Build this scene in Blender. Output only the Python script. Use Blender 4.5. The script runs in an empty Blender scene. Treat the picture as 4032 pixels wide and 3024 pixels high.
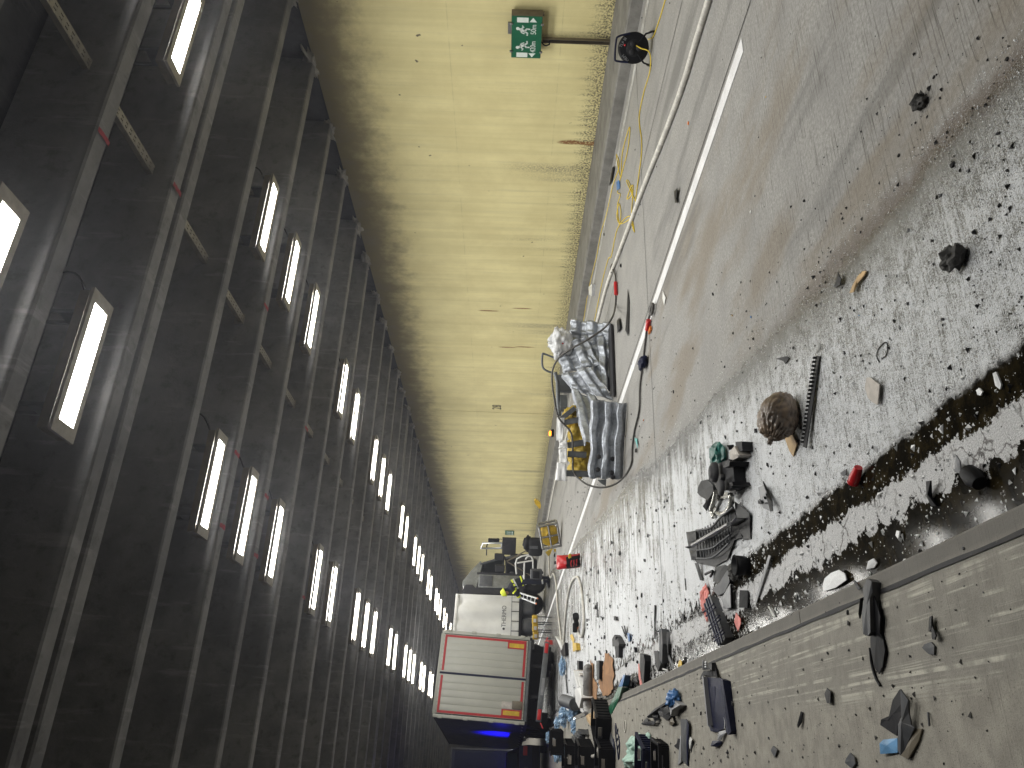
import bpy, bmesh, math, random
from mathutils import Vector, Matrix, noise
random.seed(7)
S = bpy.context.scene
COL = S.collection
# ---------------------------------------------------------------- camera (portrait phone held sideways: the picture is rolled 90 degrees)
RIGHT = Vector((0.90206633, -0.43017212, 0.03504677))
DOWN = Vector((0.03342534, -0.01132816, -0.99937702))
FWD = Vector((0.43030115, 0.90267581, 0.00415989))
EYE = Vector((0, 0, 1.6))
FPX = 3028.0
cd = bpy.data.cameras.new('camera'); cam = bpy.data.objects.new('camera', cd); COL.objects.link(cam)
cd.sensor_fit = 'HORIZONTAL'; cd.sensor_width = 36; cd.lens = 36 * FPX / 4032; cd.clip_start = .05; cd.clip_end = 600
cam.matrix_world = Matrix(((DOWN.x, RIGHT.x, -FWD.x, 0), (DOWN.y, RIGHT.y, -FWD.y, 0), (DOWN.z, RIGHT.z, -FWD.z, 1.6), (0, 0, 0, 1)))
S.camera = cam
# ---------------------------------------------------------------- world: night outside the tunnel, only its own lamps light it
w = bpy.data.worlds.new('World'); S.world = w; w.use_nodes = True
w.node_tree.nodes['Background'].inputs[0].default_value = (.5, .55, .65, 1)
w.node_tree.nodes['Background'].inputs[1].default_value = .012
LAMP = 72.0          # radiance of the ceiling lamps
S.view_settings.view_transform = 'Standard'; S.view_settings.look = 'None'
S.view_settings.exposure = 0.4; S.view_settings.gamma = 1
S.render.engine = 'CYCLES'
S.cycles.use_denoising = True
S.cycles.max_bounces = 5; S.cycles.diffuse_bounces = 3; S.cycles.glossy_bounces = 3; S.cycles.transmission_bounces = 4
S.cycles.sample_clamp_indirect = 4; S.cycles.sample_clamp_direct = 30
S.cycles.caustics_reflective = False; S.cycles.caustics_refractive = False
# ---------------------------------------------------------------- measuring helpers: photograph pixel -> place on the ground / at a distance
CROP = {'Z2': (1344, 0, .6076), 'Z3': (2688, 0, .6076), 'Z4': (0, 1008, .6076), 'Z5': (1344, 1008, .6076), 'Z6': (2688, 1008, .6076), 'Z8': (1344, 2016, .6076),
        'Z9': (2688, 2016, .6076), 'K2': (1650, 2100, 1/3.687), 'K3': (1650, 2450, 1/2.89), 'K4': (2050, 2450, 1/2.89),
        'K5': (2050, 1250, 1/2.37), 'K6': (2600, 1700, 1/2.37), 'K7': (1950, 0, 1/3.16), 'K8': (2050, 1950, 1/5.531), 'S': (0, 0, 1)}
def ray(k, x, y):
    o = CROP[k]; X = o[0] + x*o[2]; Y = o[1] + y*o[2]
    return RIGHT*((3024 - Y - 1512)/FPX) + DOWN*((X - 2016)/FPX) + FWD
def gp(k, x, y, z=0.0):
    r = ray(k, x, y); return EYE + r*((z - 1.6)/r.z)
def dp(k, x, y, d): return EYE + ray(k, x, y)*d
def wp(k, x, y, X): r = ray(k, x, y); return EYE + r*(X/r.x)
def dep(v): return (v - EYE).dot(FWD)
# ---------------------------------------------------------------- mesh helpers
class MB:
    def __init__(s): s.v = []; s.f = []; s.sm = []
    def add(s, vs, fs, smooth=False):
        n = len(s.v); s.v += [Vector(q) for q in vs]; s.f += [tuple(i+n for i in f) for f in fs]; s.sm += [smooth]*len(fs); return s
    def box(s, c, d, M=None, bev=0.0):
        x, y, z = d[0]/2, d[1]/2, d[2]/2; c = Vector(c)
        if bev <= 0:
            vs = [Vector((a*x, b*y, e*z)) for a in (-1, 1) for b in (-1, 1) for e in (-1, 1)]
            fs = [(0, 1, 3, 2), (4, 6, 7, 5), (0, 4, 5, 1), (2, 3, 7, 6), (0, 2, 6, 4), (1, 5, 7, 3)]
        else:
            bm = bmesh.new(); bmesh.ops.create_cube(bm, size=1)
            for v in bm.verts: v.co = Vector((v.co.x*d[0], v.co.y*d[1], v.co.z*d[2]))
            bmesh.ops.bevel(bm, geom=bm.edges[:], offset=min(bev, min(d)*.49), segments=2, affect='EDGES', profile=.5)
            bm.verts.index_update(); vs = [v.co.copy() for v in bm.verts]; fs = [tuple(v.index for v in f.verts) for f in bm.faces]; bm.free()
        if M is not None: vs = [M @ v for v in vs]
        return s.add([c + v for v in vs], fs, bev > 0)
    def tube(s, pts, r, n=8, cap=True, closed=False):
        pts = [Vector(p) for p in pts]; rs = r if isinstance(r, (list, tuple)) else [r]*len(pts)
        N = len(pts); vs = []; fs = []; up = None
        for i, p in enumerate(pts):
            a = pts[(i-1) % N if closed else max(i-1, 0)]; b = pts[(i+1) % N if closed else min(i+1, N-1)]
            t = (b - a); t = t.normalized() if t.length > 1e-9 else Vector((0, 0, 1))
            if up is None: up = Vector((0, 0, 1)) if abs(t.z) < .9 else Vector((1, 0, 0))
            e = up - t*up.dot(t)
            if e.length < 1e-6: e = Vector((1, 0, 0)) - t*t.x
            e.normalize(); up = e; g = t.cross(e)
            vs += [p + (e*math.cos(2*math.pi*j/n) + g*math.sin(2*math.pi*j/n))*rs[i] for j in range(n)]
        for i in range(N if closed else N-1):
            k = (i+1) % N
            fs += [(i*n+j, i*n+(j+1) % n, k*n+(j+1) % n, k*n+j) for j in range(n)]
        s.add(vs, fs, True)
        if cap and not closed: s.add(vs[:n], [tuple(range(n))[::-1]]); s.add(vs[-n:], [tuple(range(n))])
        return s
    def cyl(s, a, b, r, n=16, r2=None): return s.tube([a, b], [r, r if r2 is None else r2], n)
    def lathe(s, prof, c=(0, 0, 0), M=None, n=20):
        vs = []; c = Vector(c)
        for r, z in prof:
            for j in range(n):
                v = Vector((r*math.cos(2*math.pi*j/n), r*math.sin(2*math.pi*j/n), z)); vs.append(c + (M @ v if M is not None else v))
        return s.add(vs, [(i*n+j, i*n+(j+1) % n, (i+1)*n+(j+1) % n, (i+1)*n+j) for i in range(len(prof)-1) for j in range(n)], True)
    def prism(s, pts, vec):
        pts = [Vector(p) for p in pts]; n = len(pts); vec = Vector(vec)
        return s.add(pts + [p + vec for p in pts], [tuple(range(n))[::-1], tuple(range(n, 2*n))] + [(i, (i+1) % n, n+(i+1) % n, n+i) for i in range(n)])
    def grid(s, fn, nu, nv, smooth=True, th=0.0):
        P = [[Vector(fn(i/nu, j/nv)) for j in range(nv+1)] for i in range(nu+1)]
        idx = lambda i, j: i*(nv+1)+j
        fs = [(idx(i, j), idx(i+1, j), idx(i+1, j+1), idx(i, j+1)) for i in range(nu) for j in range(nv)]
        vs = [p for r in P for p in r]
        if th:
            N = [Vector() for _ in vs]
            for f in fs:
                q = (vs[f[2]]-vs[f[0]]).cross(vs[f[3]]-vs[f[1]])
                for a in f: N[a] += q
            m = len(vs); vs2 = [v - (N[i].normalized() if N[i].length else Vector((0, 0, 1)))*th for i, v in enumerate(vs)]
            fs2 = [tuple(a+m for a in f[::-1]) for f in fs]
            rim = [idx(i, 0) for i in range(nu)] + [idx(nu, j) for j in range(nv)] + [idx(i, nv) for i in range(nu, 0, -1)] + [idx(0, j) for j in range(nv, 0, -1)]
            fs3 = [(rim[i], rim[i-1], rim[i-1]+m, rim[i]+m) for i in range(len(rim))]
            return s.add(vs+vs2, fs+fs2+fs3, smooth)
        return s.add(vs, fs, smooth)
    def blob(s, c, r, amp=.25, fr=2.0, seed=0, sub=3, flat=None, smooth=True):
        bm = bmesh.new(); bmesh.ops.create_icosphere(bm, subdivisions=sub, radius=1); c = Vector(c); r = Vector(r if isinstance(r, (list, tuple)) else (r, r, r))
        vs = []
        for v in bm.verts:
            d = v.co.normalized(); k = 1 + amp*noise.fractal(d*fr + Vector((seed*3.7, seed*1.3, seed)), .6, 2.2, 4)
            q = c + Vector((d.x*r.x, d.y*r.y, d.z*r.z))*k
            if flat is not None: q.z = max(q.z, flat)
            vs.append(q)
        bm.verts.index_update(); fs = [tuple(v.index for v in f.verts) for f in bm.faces]; bm.free()
        return s.add(vs, fs, smooth)
def obj(name, mb, m, parent=None, world=False):
    me = bpy.data.meshes.new(name); vs = mb.v
    if world and parent is not None:
        inv = wm(parent).inverted(); vs = [inv @ v for v in vs]
    me.from_pydata([tuple(v) for v in vs], [], mb.f); me.polygons.foreach_set('use_smooth', mb.sm)
    me.materials.append(M[m] if isinstance(m, str) else m); me.update()
    o = bpy.data.objects.new(name, me); COL.objects.link(o); o.parent = parent
    return o
def wm(o):
    m = Matrix.LocRotScale(o.location, o.rotation_euler, o.scale)
    return wm(o.parent) @ m if o.parent else m
def tag(o, label, cat, group=None):
    o['label'] = label; o['category'] = cat
    if group: o['group'] = group
    return o
def thing(name, label, cat, loc=(0, 0, 0), rot=(0, 0, 0), group=None):
    o = bpy.data.objects.new(name, None); COL.objects.link(o); o.location = loc; o.rotation_euler = rot; o.empty_display_size = .1
    return tag(o, label, cat, group)
def one(name, mb, m, label, cat, group=None):      # a thing that is a single mesh, given in world coordinates: origin moves to its base
    n = len(mb.v); c = sum(mb.v, Vector())/n; c.z = min(v.z for v in mb.v); mb.v = [v - c for v in mb.v]
    o = obj(name, mb, m); o.location = c; return tag(o, label, cat, group)
def struct(name, mb, m): o = obj(name, mb, m); o['kind'] = 'structure'; return o
def dup(o, parent=None):
    c = o.copy(); COL.objects.link(c); c.parent = parent
    for ch in list(o.children): dup(ch, c)
    return c
def rotz(a): return Matrix.Rotation(a, 3, 'Z')
def text(body, size, M4, parent, m, name='lettering', ext=.002, sx=1.0):
    cu = bpy.data.curves.new(name, 'FONT'); cu.body = body; cu.size = size; cu.extrude = ext; cu.align_x = 'CENTER'; cu.align_y = 'CENTER'; cu.resolution_u = 3
    t = bpy.data.objects.new(name, cu); COL.objects.link(t)
    me = bpy.data.meshes.new_from_object(t.evaluated_get(bpy.context.evaluated_depsgraph_get()))
    bpy.data.objects.remove(t)
    for v in me.vertices: v.co.x *= sx
    me.transform(M4); me.materials.clear(); me.materials.append(M[m])
    o = bpy.data.objects.new(name, me); COL.objects.link(o); o.parent = parent; return o
def smooth_path(pts, n=6):
    pts = [Vector(p) for p in pts]; out = []
    for i in range(len(pts)-1):
        p0, p1, p2, p3 = pts[max(i-1, 0)], pts[i], pts[i+1], pts[min(i+2, len(pts)-1)]
        for k in range(n):
            t = k/n; out.append(.5*((2*p1) + (p2-p0)*t + (2*p0-5*p1+4*p2-p3)*t*t + (3*p1-p0-3*p2+p3)*t**3))
    return out + [pts[-1]]
# ---------------------------------------------------------------- materials
M = {}
class NT:
    def __init__(s, name):
        s.m = bpy.data.materials.new(name); s.m.use_nodes = True; s.t = s.m.node_tree; s.b = s.t.nodes['Principled BSDF']; M[name] = s.m
        s.geo = s.t.nodes.new('ShaderNodeNewGeometry'); s.tc = s.t.nodes.new('ShaderNodeTexCoord')
    def n(s, ty, **kw):
        q = s.t.nodes.new(ty)
        for k, v in kw.items(): setattr(q, k, v)
        return q
    def l(s, a, b): s.t.links.new(a, b)
    def set(s, sock, v):
        if isinstance(v, bpy.types.NodeSocket): s.l(v, sock)
        else: sock.default_value = v
    def math(s, op, a, b=0.0, c=0.0, clamp=False):
        q = s.n('ShaderNodeMath', operation=op, use_clamp=clamp); s.set(q.inputs[0], a); s.set(q.inputs[1], b); s.set(q.inputs[2], c); return q.outputs[0]
    def noise(s, scale, detail=4, rough=.55, vec=None, sc=None, typ='obj'):
        q = s.n('ShaderNodeTexNoise'); q.inputs['Scale'].default_value = scale; q.inputs['Detail'].default_value = detail; q.inputs['Roughness'].default_value = rough
        src = vec if vec is not None else (s.geo.outputs['Position'] if typ == 'world' else s.tc.outputs['Object'])
        if sc:
            mp = s.n('ShaderNodeMapping'); mp.inputs['Scale'].default_value = sc; s.l(src, mp.inputs[0]); src = mp.outputs[0]
        s.l(src, q.inputs['Vector']); return q.outputs['Fac']
    def ss(s, v, a, b):      # smoothstep a..b -> 0..1
        q = s.n('ShaderNodeMapRange', interpolation_type='SMOOTHSTEP'); s.set(q.inputs['Value'], v)
        if a <= b: q.inputs['From Min'].default_value = a; q.inputs['From Max'].default_value = b
        else:
            q.inputs['From Min'].default_value = b; q.inputs['From Max'].default_value = a; q.inputs['To Min'].default_value = 1; q.inputs['To Max'].default_value = 0
        return q.outputs[0]
    def mix(s, f, a, b):
        q = s.n('ShaderNodeMix', data_type='RGBA'); s.set(q.inputs[0], f)
        for sk, v in ((q.inputs[6], a), (q.inputs[7], b)):
            if isinstance(v, bpy.types.NodeSocket): s.l(v, sk)
            else: sk.default_value = (*v, 1) if len(v) == 3 else v
        return q.outputs[2]
    def mixf(s, f, a, b):
        q = s.n('ShaderNodeMix', data_type='FLOAT'); s.set(q.inputs[0], f); s.set(q.inputs[2], a); s.set(q.inputs[3], b); return q.outputs[0]
    def bump(s, h, strength=.3, dist=.01, prev=None):
        q = s.n('ShaderNodeBump'); s.set(q.inputs['Strength'], strength); q.inputs['Distance'].default_value = dist; s.l(h, q.inputs['Height'])
        if prev: s.l(prev, q.inputs['Normal'])
        return q.outputs[0]
    def done(s, col, rough=.6, metal=0.0, nor=None, spec=None):
        s.set(s.b.inputs['Base Color'], col if isinstance(col, bpy.types.NodeSocket) else (*col, 1)); s.set(s.b.inputs['Roughness'], rough); s.set(s.b.inputs['Metallic'], metal)
        if nor: s.l(nor, s.b.inputs['Normal'])
        if spec is not None: s.set(s.b.inputs['Specular IOR Level'], spec)
        return s.m
def simple(name, col, rough=.55, metal=0.0, var=.25, sc=14.0, bump=.12, dirt=0.0, emit=None, alpha=None, trans=None, coat=0.0, spec=None):
    t = NT(name); n1 = t.noise(sc, 5); n2 = t.noise(sc*.22, 3)
    k = t.math('MULTIPLY', n1, n2); f = t.ss(k, .12, .42)
    c = t.mix(f, tuple(x*(1-var) for x in col), tuple(min(1, x*(1+var*.7)) for x in col))
    if dirt: c = t.mix(t.math('MULTIPLY', t.ss(t.noise(sc*.5, 6, .7), .48, .68), dirt), c, (.11, .095, .075))
    nor = t.bump(n1, bump, .006) if bump else None
    t.done(c, t.mixf(n2, max(.03, rough-.12), min(1, rough+.12)), metal, nor)
    if emit: t.b.inputs['Emission Color'].default_value = (*emit[0], 1); t.b.inputs['Emission Strength'].default_value = emit[1]
    if trans: t.b.inputs['Transmission Weight'].default_value = trans
    if alpha is not None: t.b.inputs['Alpha'].default_value = alpha
    if spec is None and max(col) < .07: spec = .18
    if spec is not None: t.b.inputs['Specular IOR Level'].default_value = spec
    if coat: t.b.inputs['Coat Weight'].default_value = coat
    return t.m
simple('black', (.009, .009, .011), .5); simple('blackmatte', (.02, .02, .022), .75, sc=30, bump=.3); simple('darkgrey', (.03, .03, .034), .6, dirt=.15)
simple('midgrey', (.09, .094, .103), .55, dirt=.3, spec=.3); simple('lightgrey', (.28, .285, .3), .5, dirt=.35); simple('navy', (.01, .013, .04), .5, dirt=.08)
simple('blueplastic', (.05, .17, .42), .4, dirt=.2); simple('skyblue', (.16, .36, .62), .35); simple('white', (.75, .75, .73), .45, var=.1, dirt=.25)
simple('whiteplastic', (.8, .8, .8), .4, var=.08, dirt=.15); simple('galv', (.42, .45, .5), .42, .45, var=.4, sc=26, bump=.2, dirt=.3)
simple('steel', (.3, .3, .3), .4, .9, dirt=.3); simple('steelgrey', (.14, .15, .16), .5, .4, dirt=.3); simple('rope', (.09, .085, .08), .5, .6, sc=90, bump=.6)
simple('yellow', (.62, .4, .02), .5, dirt=.25); simple('yellowcloth', (.42, .29, .02), .6, sc=9, bump=.5, dirt=.35); simple('yellowcable', (.68, .5, .03), .45, var=.1)
simple('hivis', (.75, .85, .03), .5, var=.1); simple('silver', (.7, .72, .74), .35, .3, var=.1); simple('red', (.55, .015, .02), .35, var=.15); simple('redtape', (.42, .015, .02), .4, var=.15)
simple('pink', (.75, .25, .22), .6, dirt=.1); simple('orange', (.8, .2, .02), .4); simple('wood', (.5, .34, .17), .7, sc=8, bump=.3); simple('cardboard', (.42, .29, .16), .8, dirt=.1)
simple('tan', (.36, .19, .09), .85, sc=10, bump=.6); simple('paper', (.5, .46, .42), .7, dirt=.4, sc=25); simple('greencloth', (.42, .6, .52), .8, sc=7, bump=.4, var=.15)
simple('greenplastic', (.01, .12, .1), .35, var=.5); simple('hose', (.62, .6, .55), .6, sc=40, dirt=.2); simple('rubber', (.014, .014, .014), .8); simple('teal', (.12, .4, .38), .5)
simple('navycloth', (.014, .016, .03), .8, sc=40); simple('skin', (.5, .26, .18), .6); simple('signgreen', (.006, .115, .055), .35, var=.12); simple('signwhite', (.72, .78, .74), .4, var=.05)
simple('housing', (.16, .135, .095), .5, dirt=.5); simple('lamphousing', (.3, .28, .24), .5, .2, dirt=.35); simple('cabgrey', (.22, .23, .23), .35, .2, dirt=.25, coat=.3); simple('doorwhite', (.4, .4, .355), .45, var=.06, sc=4, bump=.03, dirt=.12)
simple('trailerside', (.022, .026, .06), .45, dirt=.1); simple('amber', (.9, .3, .02), .4, emit=((1, .25, .02), 3.0)); simple('lightwhite', (.9, .9, .9), .4, emit=((.9, .95, 1), 25.0))
simple('beaconblue', (.02, .02, .5), .3, emit=((.01, .005, 1), 90.0)); simple('foam', (.86, .87, .88), .55, var=.06, sc=60, bump=.5); simple('rock', (.07, .068, .065), .9, sc=25, bump=.8)
simple('brownbag', (.2, .15, .11), .32, var=.6, sc=16, bump=.4, coat=.2); simple('numberpaint', (.03, .03, .035), .8); simple('tarp', (.74, .74, .72), .55, var=.1, sc=3, bump=.2, dirt=.14)
simple('bluefilm', (.42, .62, .88), .25, sc=9, bump=.5, trans=.25, coat=.5); simple('bagwhite', (.75, .76, .78), .35, sc=9, bump=.5, trans=.15); simple('glass', (.05, .08, .07), .08, var=.1, bump=0, trans=.6)
simple('tubegrey', (.18, .175, .17), .45, .2, dirt=.3); simple('chromeplastic', (.55, .54, .5), .25, .7, dirt=.2)
t = NT('lamp'); t.done((.9, .9, .85), .5); t.b.inputs['Emission Color'].default_value = (1, .985, .93, 1); t.b.inputs['Emission Strength'].default_value = LAMP
# ---------------------------------------------------------------- surfaces of the setting
def road_mat():
    t = NT('roadmat'); P = t.geo.outputs['Position']; sp = t.n('ShaderNodeSeparateXYZ'); t.l(P, sp.inputs[0]); X, Y = sp.outputs[0], sp.outputs[1]
    e1 = t.noise(2.2, 5, .62, typ='world'); e2 = t.noise(11, 5, .65, typ='world'); e3 = t.noise(1.0, 3, .5, sc=(1.2, .25, 1), typ='world')
    fine = t.noise(170, 3, .7, typ='world'); mid = t.noise(45, 4, .7, typ='world'); gr = t.noise(1.0, 4, .7, sc=(2.5, 85, 1), typ='world'); gr2 = t.noise(1.0, 2, .5, sc=(.7, 14, 1), typ='world')
    wob = t.math('ADD', t.math('MULTIPLY', t.math('SUBTRACT', e1, .5), .22), t.math('MULTIPLY', t.math('SUBTRACT', e2, .5), .16))
    Xd = t.math('ADD', X, wob); Xw = t.math('ADD', Xd, t.math('MULTIPLY', t.math('SUBTRACT', e3, .5), .5))
    # tide line: where the spilled fluid stopped
    thr = t.math('ADD', 1.82, t.math('MULTIPLY', Y, .15)); dW = t.math('SUBTRACT', thr, Xw)
    wet = t.ss(dW, -.05, .07); tide = t.math('MULTIPLY', t.math('MULTIPLY', t.ss(dW, -.07, .02), t.ss(dW, .15, .03)), t.ss(Y, 5.0, 3.0))
    # dry concrete with brown tyre-track stains
    dry = t.mix(t.ss(mid, .3, .72), (.215, .208, .198), (.365, .36, .345))
    dry = t.mix(t.math('MULTIPLY', t.ss(e1, .35, .7), .5), dry, (.21, .205, .2))
    br = t.math('MULTIPLY', t.math('MULTIPLY', t.ss(t.noise(.9, 5, .6, sc=(1.6, .45, 1), typ='world'), .46, .62), t.ss(X, 5.2, 4.2)), .45); dry = t.mix(br, dry, (.16, .115, .06))
    dk = t.math('MULTIPLY', t.ss(t.noise(.8, 5, .6, sc=(2.4, .3, 1), typ='world'), .55, .68), .5); dry = t.mix(dk, dry, (.1, .098, .095))
    dry = t.mix(t.math('MULTIPLY', t.ss(gr, .52, .7), t.math('MULTIPLY', t.ss(Y, 7.0, 2.6), .85)), dry, (.04, .034, .026))
    # wet concrete: foam and the sheen of the lamps, both painted white
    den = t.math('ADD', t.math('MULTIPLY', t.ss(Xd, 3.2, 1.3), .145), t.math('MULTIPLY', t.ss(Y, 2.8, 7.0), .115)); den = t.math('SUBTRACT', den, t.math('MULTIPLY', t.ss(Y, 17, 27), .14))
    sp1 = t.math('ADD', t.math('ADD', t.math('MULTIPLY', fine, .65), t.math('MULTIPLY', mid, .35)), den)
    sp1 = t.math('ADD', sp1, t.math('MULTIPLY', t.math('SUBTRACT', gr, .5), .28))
    sp1 = t.math('ADD', sp1, t.math('MULTIPLY', t.math('SUBTRACT', e2, .5), .35)); sp1 = t.math('ADD', sp1, t.math('MULTIPLY', t.math('SUBTRACT', gr2, .5), .08)); stk = t.noise(1, 4, .65, sc=(1.6, 7, 1), typ='world'); pat = t.noise(1.3, 5, .6, typ='world'); fy = t.ss(Y, 3.5, 7.5); sp1 = t.math('ADD', sp1, t.math('MULTIPLY', fy, t.math('ADD', t.math('MULTIPLY', t.math('SUBTRACT', stk, .52), .75), t.math('MULTIPLY', t.math('SUBTRACT', pat, .54), .5)))); foam_sheen = t.math('MULTIPLY', t.ss(sp1, .52, .7), t.ss(dW, -.02, .45))
    wc = t.mix(foam_sheen, (.15, .147, .138), (.72, .74, .77))
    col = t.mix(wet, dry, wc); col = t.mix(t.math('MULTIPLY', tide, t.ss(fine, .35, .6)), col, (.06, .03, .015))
    # standing water along the kerb and floating foam
    Xf = t.math('ADD', Xd, t.math('MULTIPLY', t.ss(Y, 5, 8), t.math('MULTIPLY', t.math('SUBTRACT', e2, .42), 1.1))); Xf = t.math('SUBTRACT', Xf, t.math('MULTIPLY', wob, .45)); wat = t.ss(Xf, 1.26, 1.2); strip = t.math('MULTIPLY', t.ss(Xd, .9, .95), t.ss(Xd, 1.1, 1.05))
    lace = t.math('ADD', t.math('MULTIPLY', e2, .5), t.math('MULTIPLY', mid, .5))
    far = t.math('MULTIPLY', t.ss(Y, 4.3, 6.8), t.ss(Y, 11.2, 9.3))
    fm = t.math('ADD', lace, t.math('MULTIPLY', strip, .22)); fm = t.math('ADD', fm, t.math('MULTIPLY', far, .1)); foam = t.math('MULTIPLY', t.ss(fm, .6, .64), wat)
    wdark = t.mix(t.ss(e2, .4, .65), (.006, .005, .003), (.022, .0165, .007))
    crack = t.n('ShaderNodeTexVoronoi', feature='DISTANCE_TO_EDGE'); crack.inputs['Scale'].default_value = 6; cv = t.n('ShaderNodeMix', data_type='VECTOR'); cv.inputs[0].default_value = .12; t.l(P, cv.inputs[4]); wn = t.n('ShaderNodeTexNoise'); wn.inputs['Scale'].default_value = 14; wn.inputs['Detail'].default_value = 5; t.l(P, wn.inputs['Vector']); t.l(wn.outputs['Color'], cv.inputs[5]); t.l(cv.outputs[1], crack.inputs['Vector'])
    fcol = t.mix(t.math('MAXIMUM', t.ss(crack.outputs[0], .0, .035), t.ss(e1, .56, .46)), (.2, .19, .19), t.mix(t.ss(fine, .3, .7), (.55, .55, .56), (.9, .9, .91)))
    open_ = t.math('SUBTRACT', wat, foam)
    col = t.mix(wat, col, wdark); col = t.mix(foam, col, fcol)
    r = t.mixf(wet, .72, t.mixf(foam_sheen, .22, .42)); r = t.mixf(wat, r, .09); r = t.mixf(foam, r, .5)
    h = t.math('ADD', t.math('MULTIPLY', fine, .6), t.math('ADD', t.math('MULTIPLY', mid, .5), t.math('MULTIPLY', gr, .8)))
    h = t.math('ADD', h, t.math('MULTIPLY', gr2, .5)); bs = t.mixf(wet, .35, .75); bs = t.mixf(wat, bs, .004); bs = t.mixf(foam, bs, .9)
    h2 = t.math('ADD', h, t.math('MULTIPLY', foam, 1.5))
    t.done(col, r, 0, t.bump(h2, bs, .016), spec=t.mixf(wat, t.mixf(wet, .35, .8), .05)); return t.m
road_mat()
def slab_mat():
    t = NT('slabmat'); P = t.geo.outputs['Position']; sp = t.n('ShaderNodeSeparateXYZ'); t.l(P, sp.inputs[0]); X, Y = sp.outputs[0], sp.outputs[1]
    fine = t.noise(160, 3, .7, typ='world'); mid = t.noise(9, 5, .65, typ='world'); gr = t.noise(1.0, 4, .7, sc=(3, 95, 1), typ='world'); lng = t.noise(1.0, 4, .7, sc=(42, .5, 1), typ='world')
    c = t.mix(t.ss(mid, .3, .7), (.26, .243, .21), (.37, .349, .302)); c = t.mix(t.math('MULTIPLY', t.ss(fine, .55, .7), .6), c, (.06, .052, .04))
    c = t.mix(t.math('MULTIPLY', t.ss(gr, .56, .72), .55), c, (.06, .052, .042))
    zone = t.math('MULTIPLY', t.ss(X, .18, .3), t.ss(Y, 9, 5)); c = t.mix(t.math('MULTIPLY', zone, .4), c, (.19, .183, .165))
    scr = t.math('MULTIPLY', t.math('MULTIPLY', t.ss(lng, .5, .64), t.ss(X, .17, .3)), t.math('MULTIPLY', t.ss(X, .64, .58), t.ss(Y, 8, 5)))      # pale tyre scrapes along the kerb
    c = t.mix(t.math('MULTIPLY', scr, t.ss(t.noise(7, 4, .6, typ='world'), .36, .6)), c, (.54, .52, .45))
    kb = t.ss(X, .615, .65); c = t.mix(t.math('MULTIPLY', kb, .6), c, (.1, .095, .09))
    h = t.math('ADD', t.math('MULTIPLY', fine, .5), gr); t.done(c, .78, 0, t.bump(h, .45, .008)); return t.m
slab_mat()
def walk_mat():
    t = NT('walkmat'); fine = t.noise(60, 4, .7, typ='world'); mid = t.noise(3, 5, .65, typ='world')
    c = t.mix(t.ss(mid, .3, .7), (.13, .125, .115), (.22, .215, .2)); c = t.mix(t.math('MULTIPLY', t.ss(fine, .55, .7), .6), c, (.06, .057, .05)); t.done(c, .85, 0, t.bump(fine, .4, .01)); return t.m
walk_mat()
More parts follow.
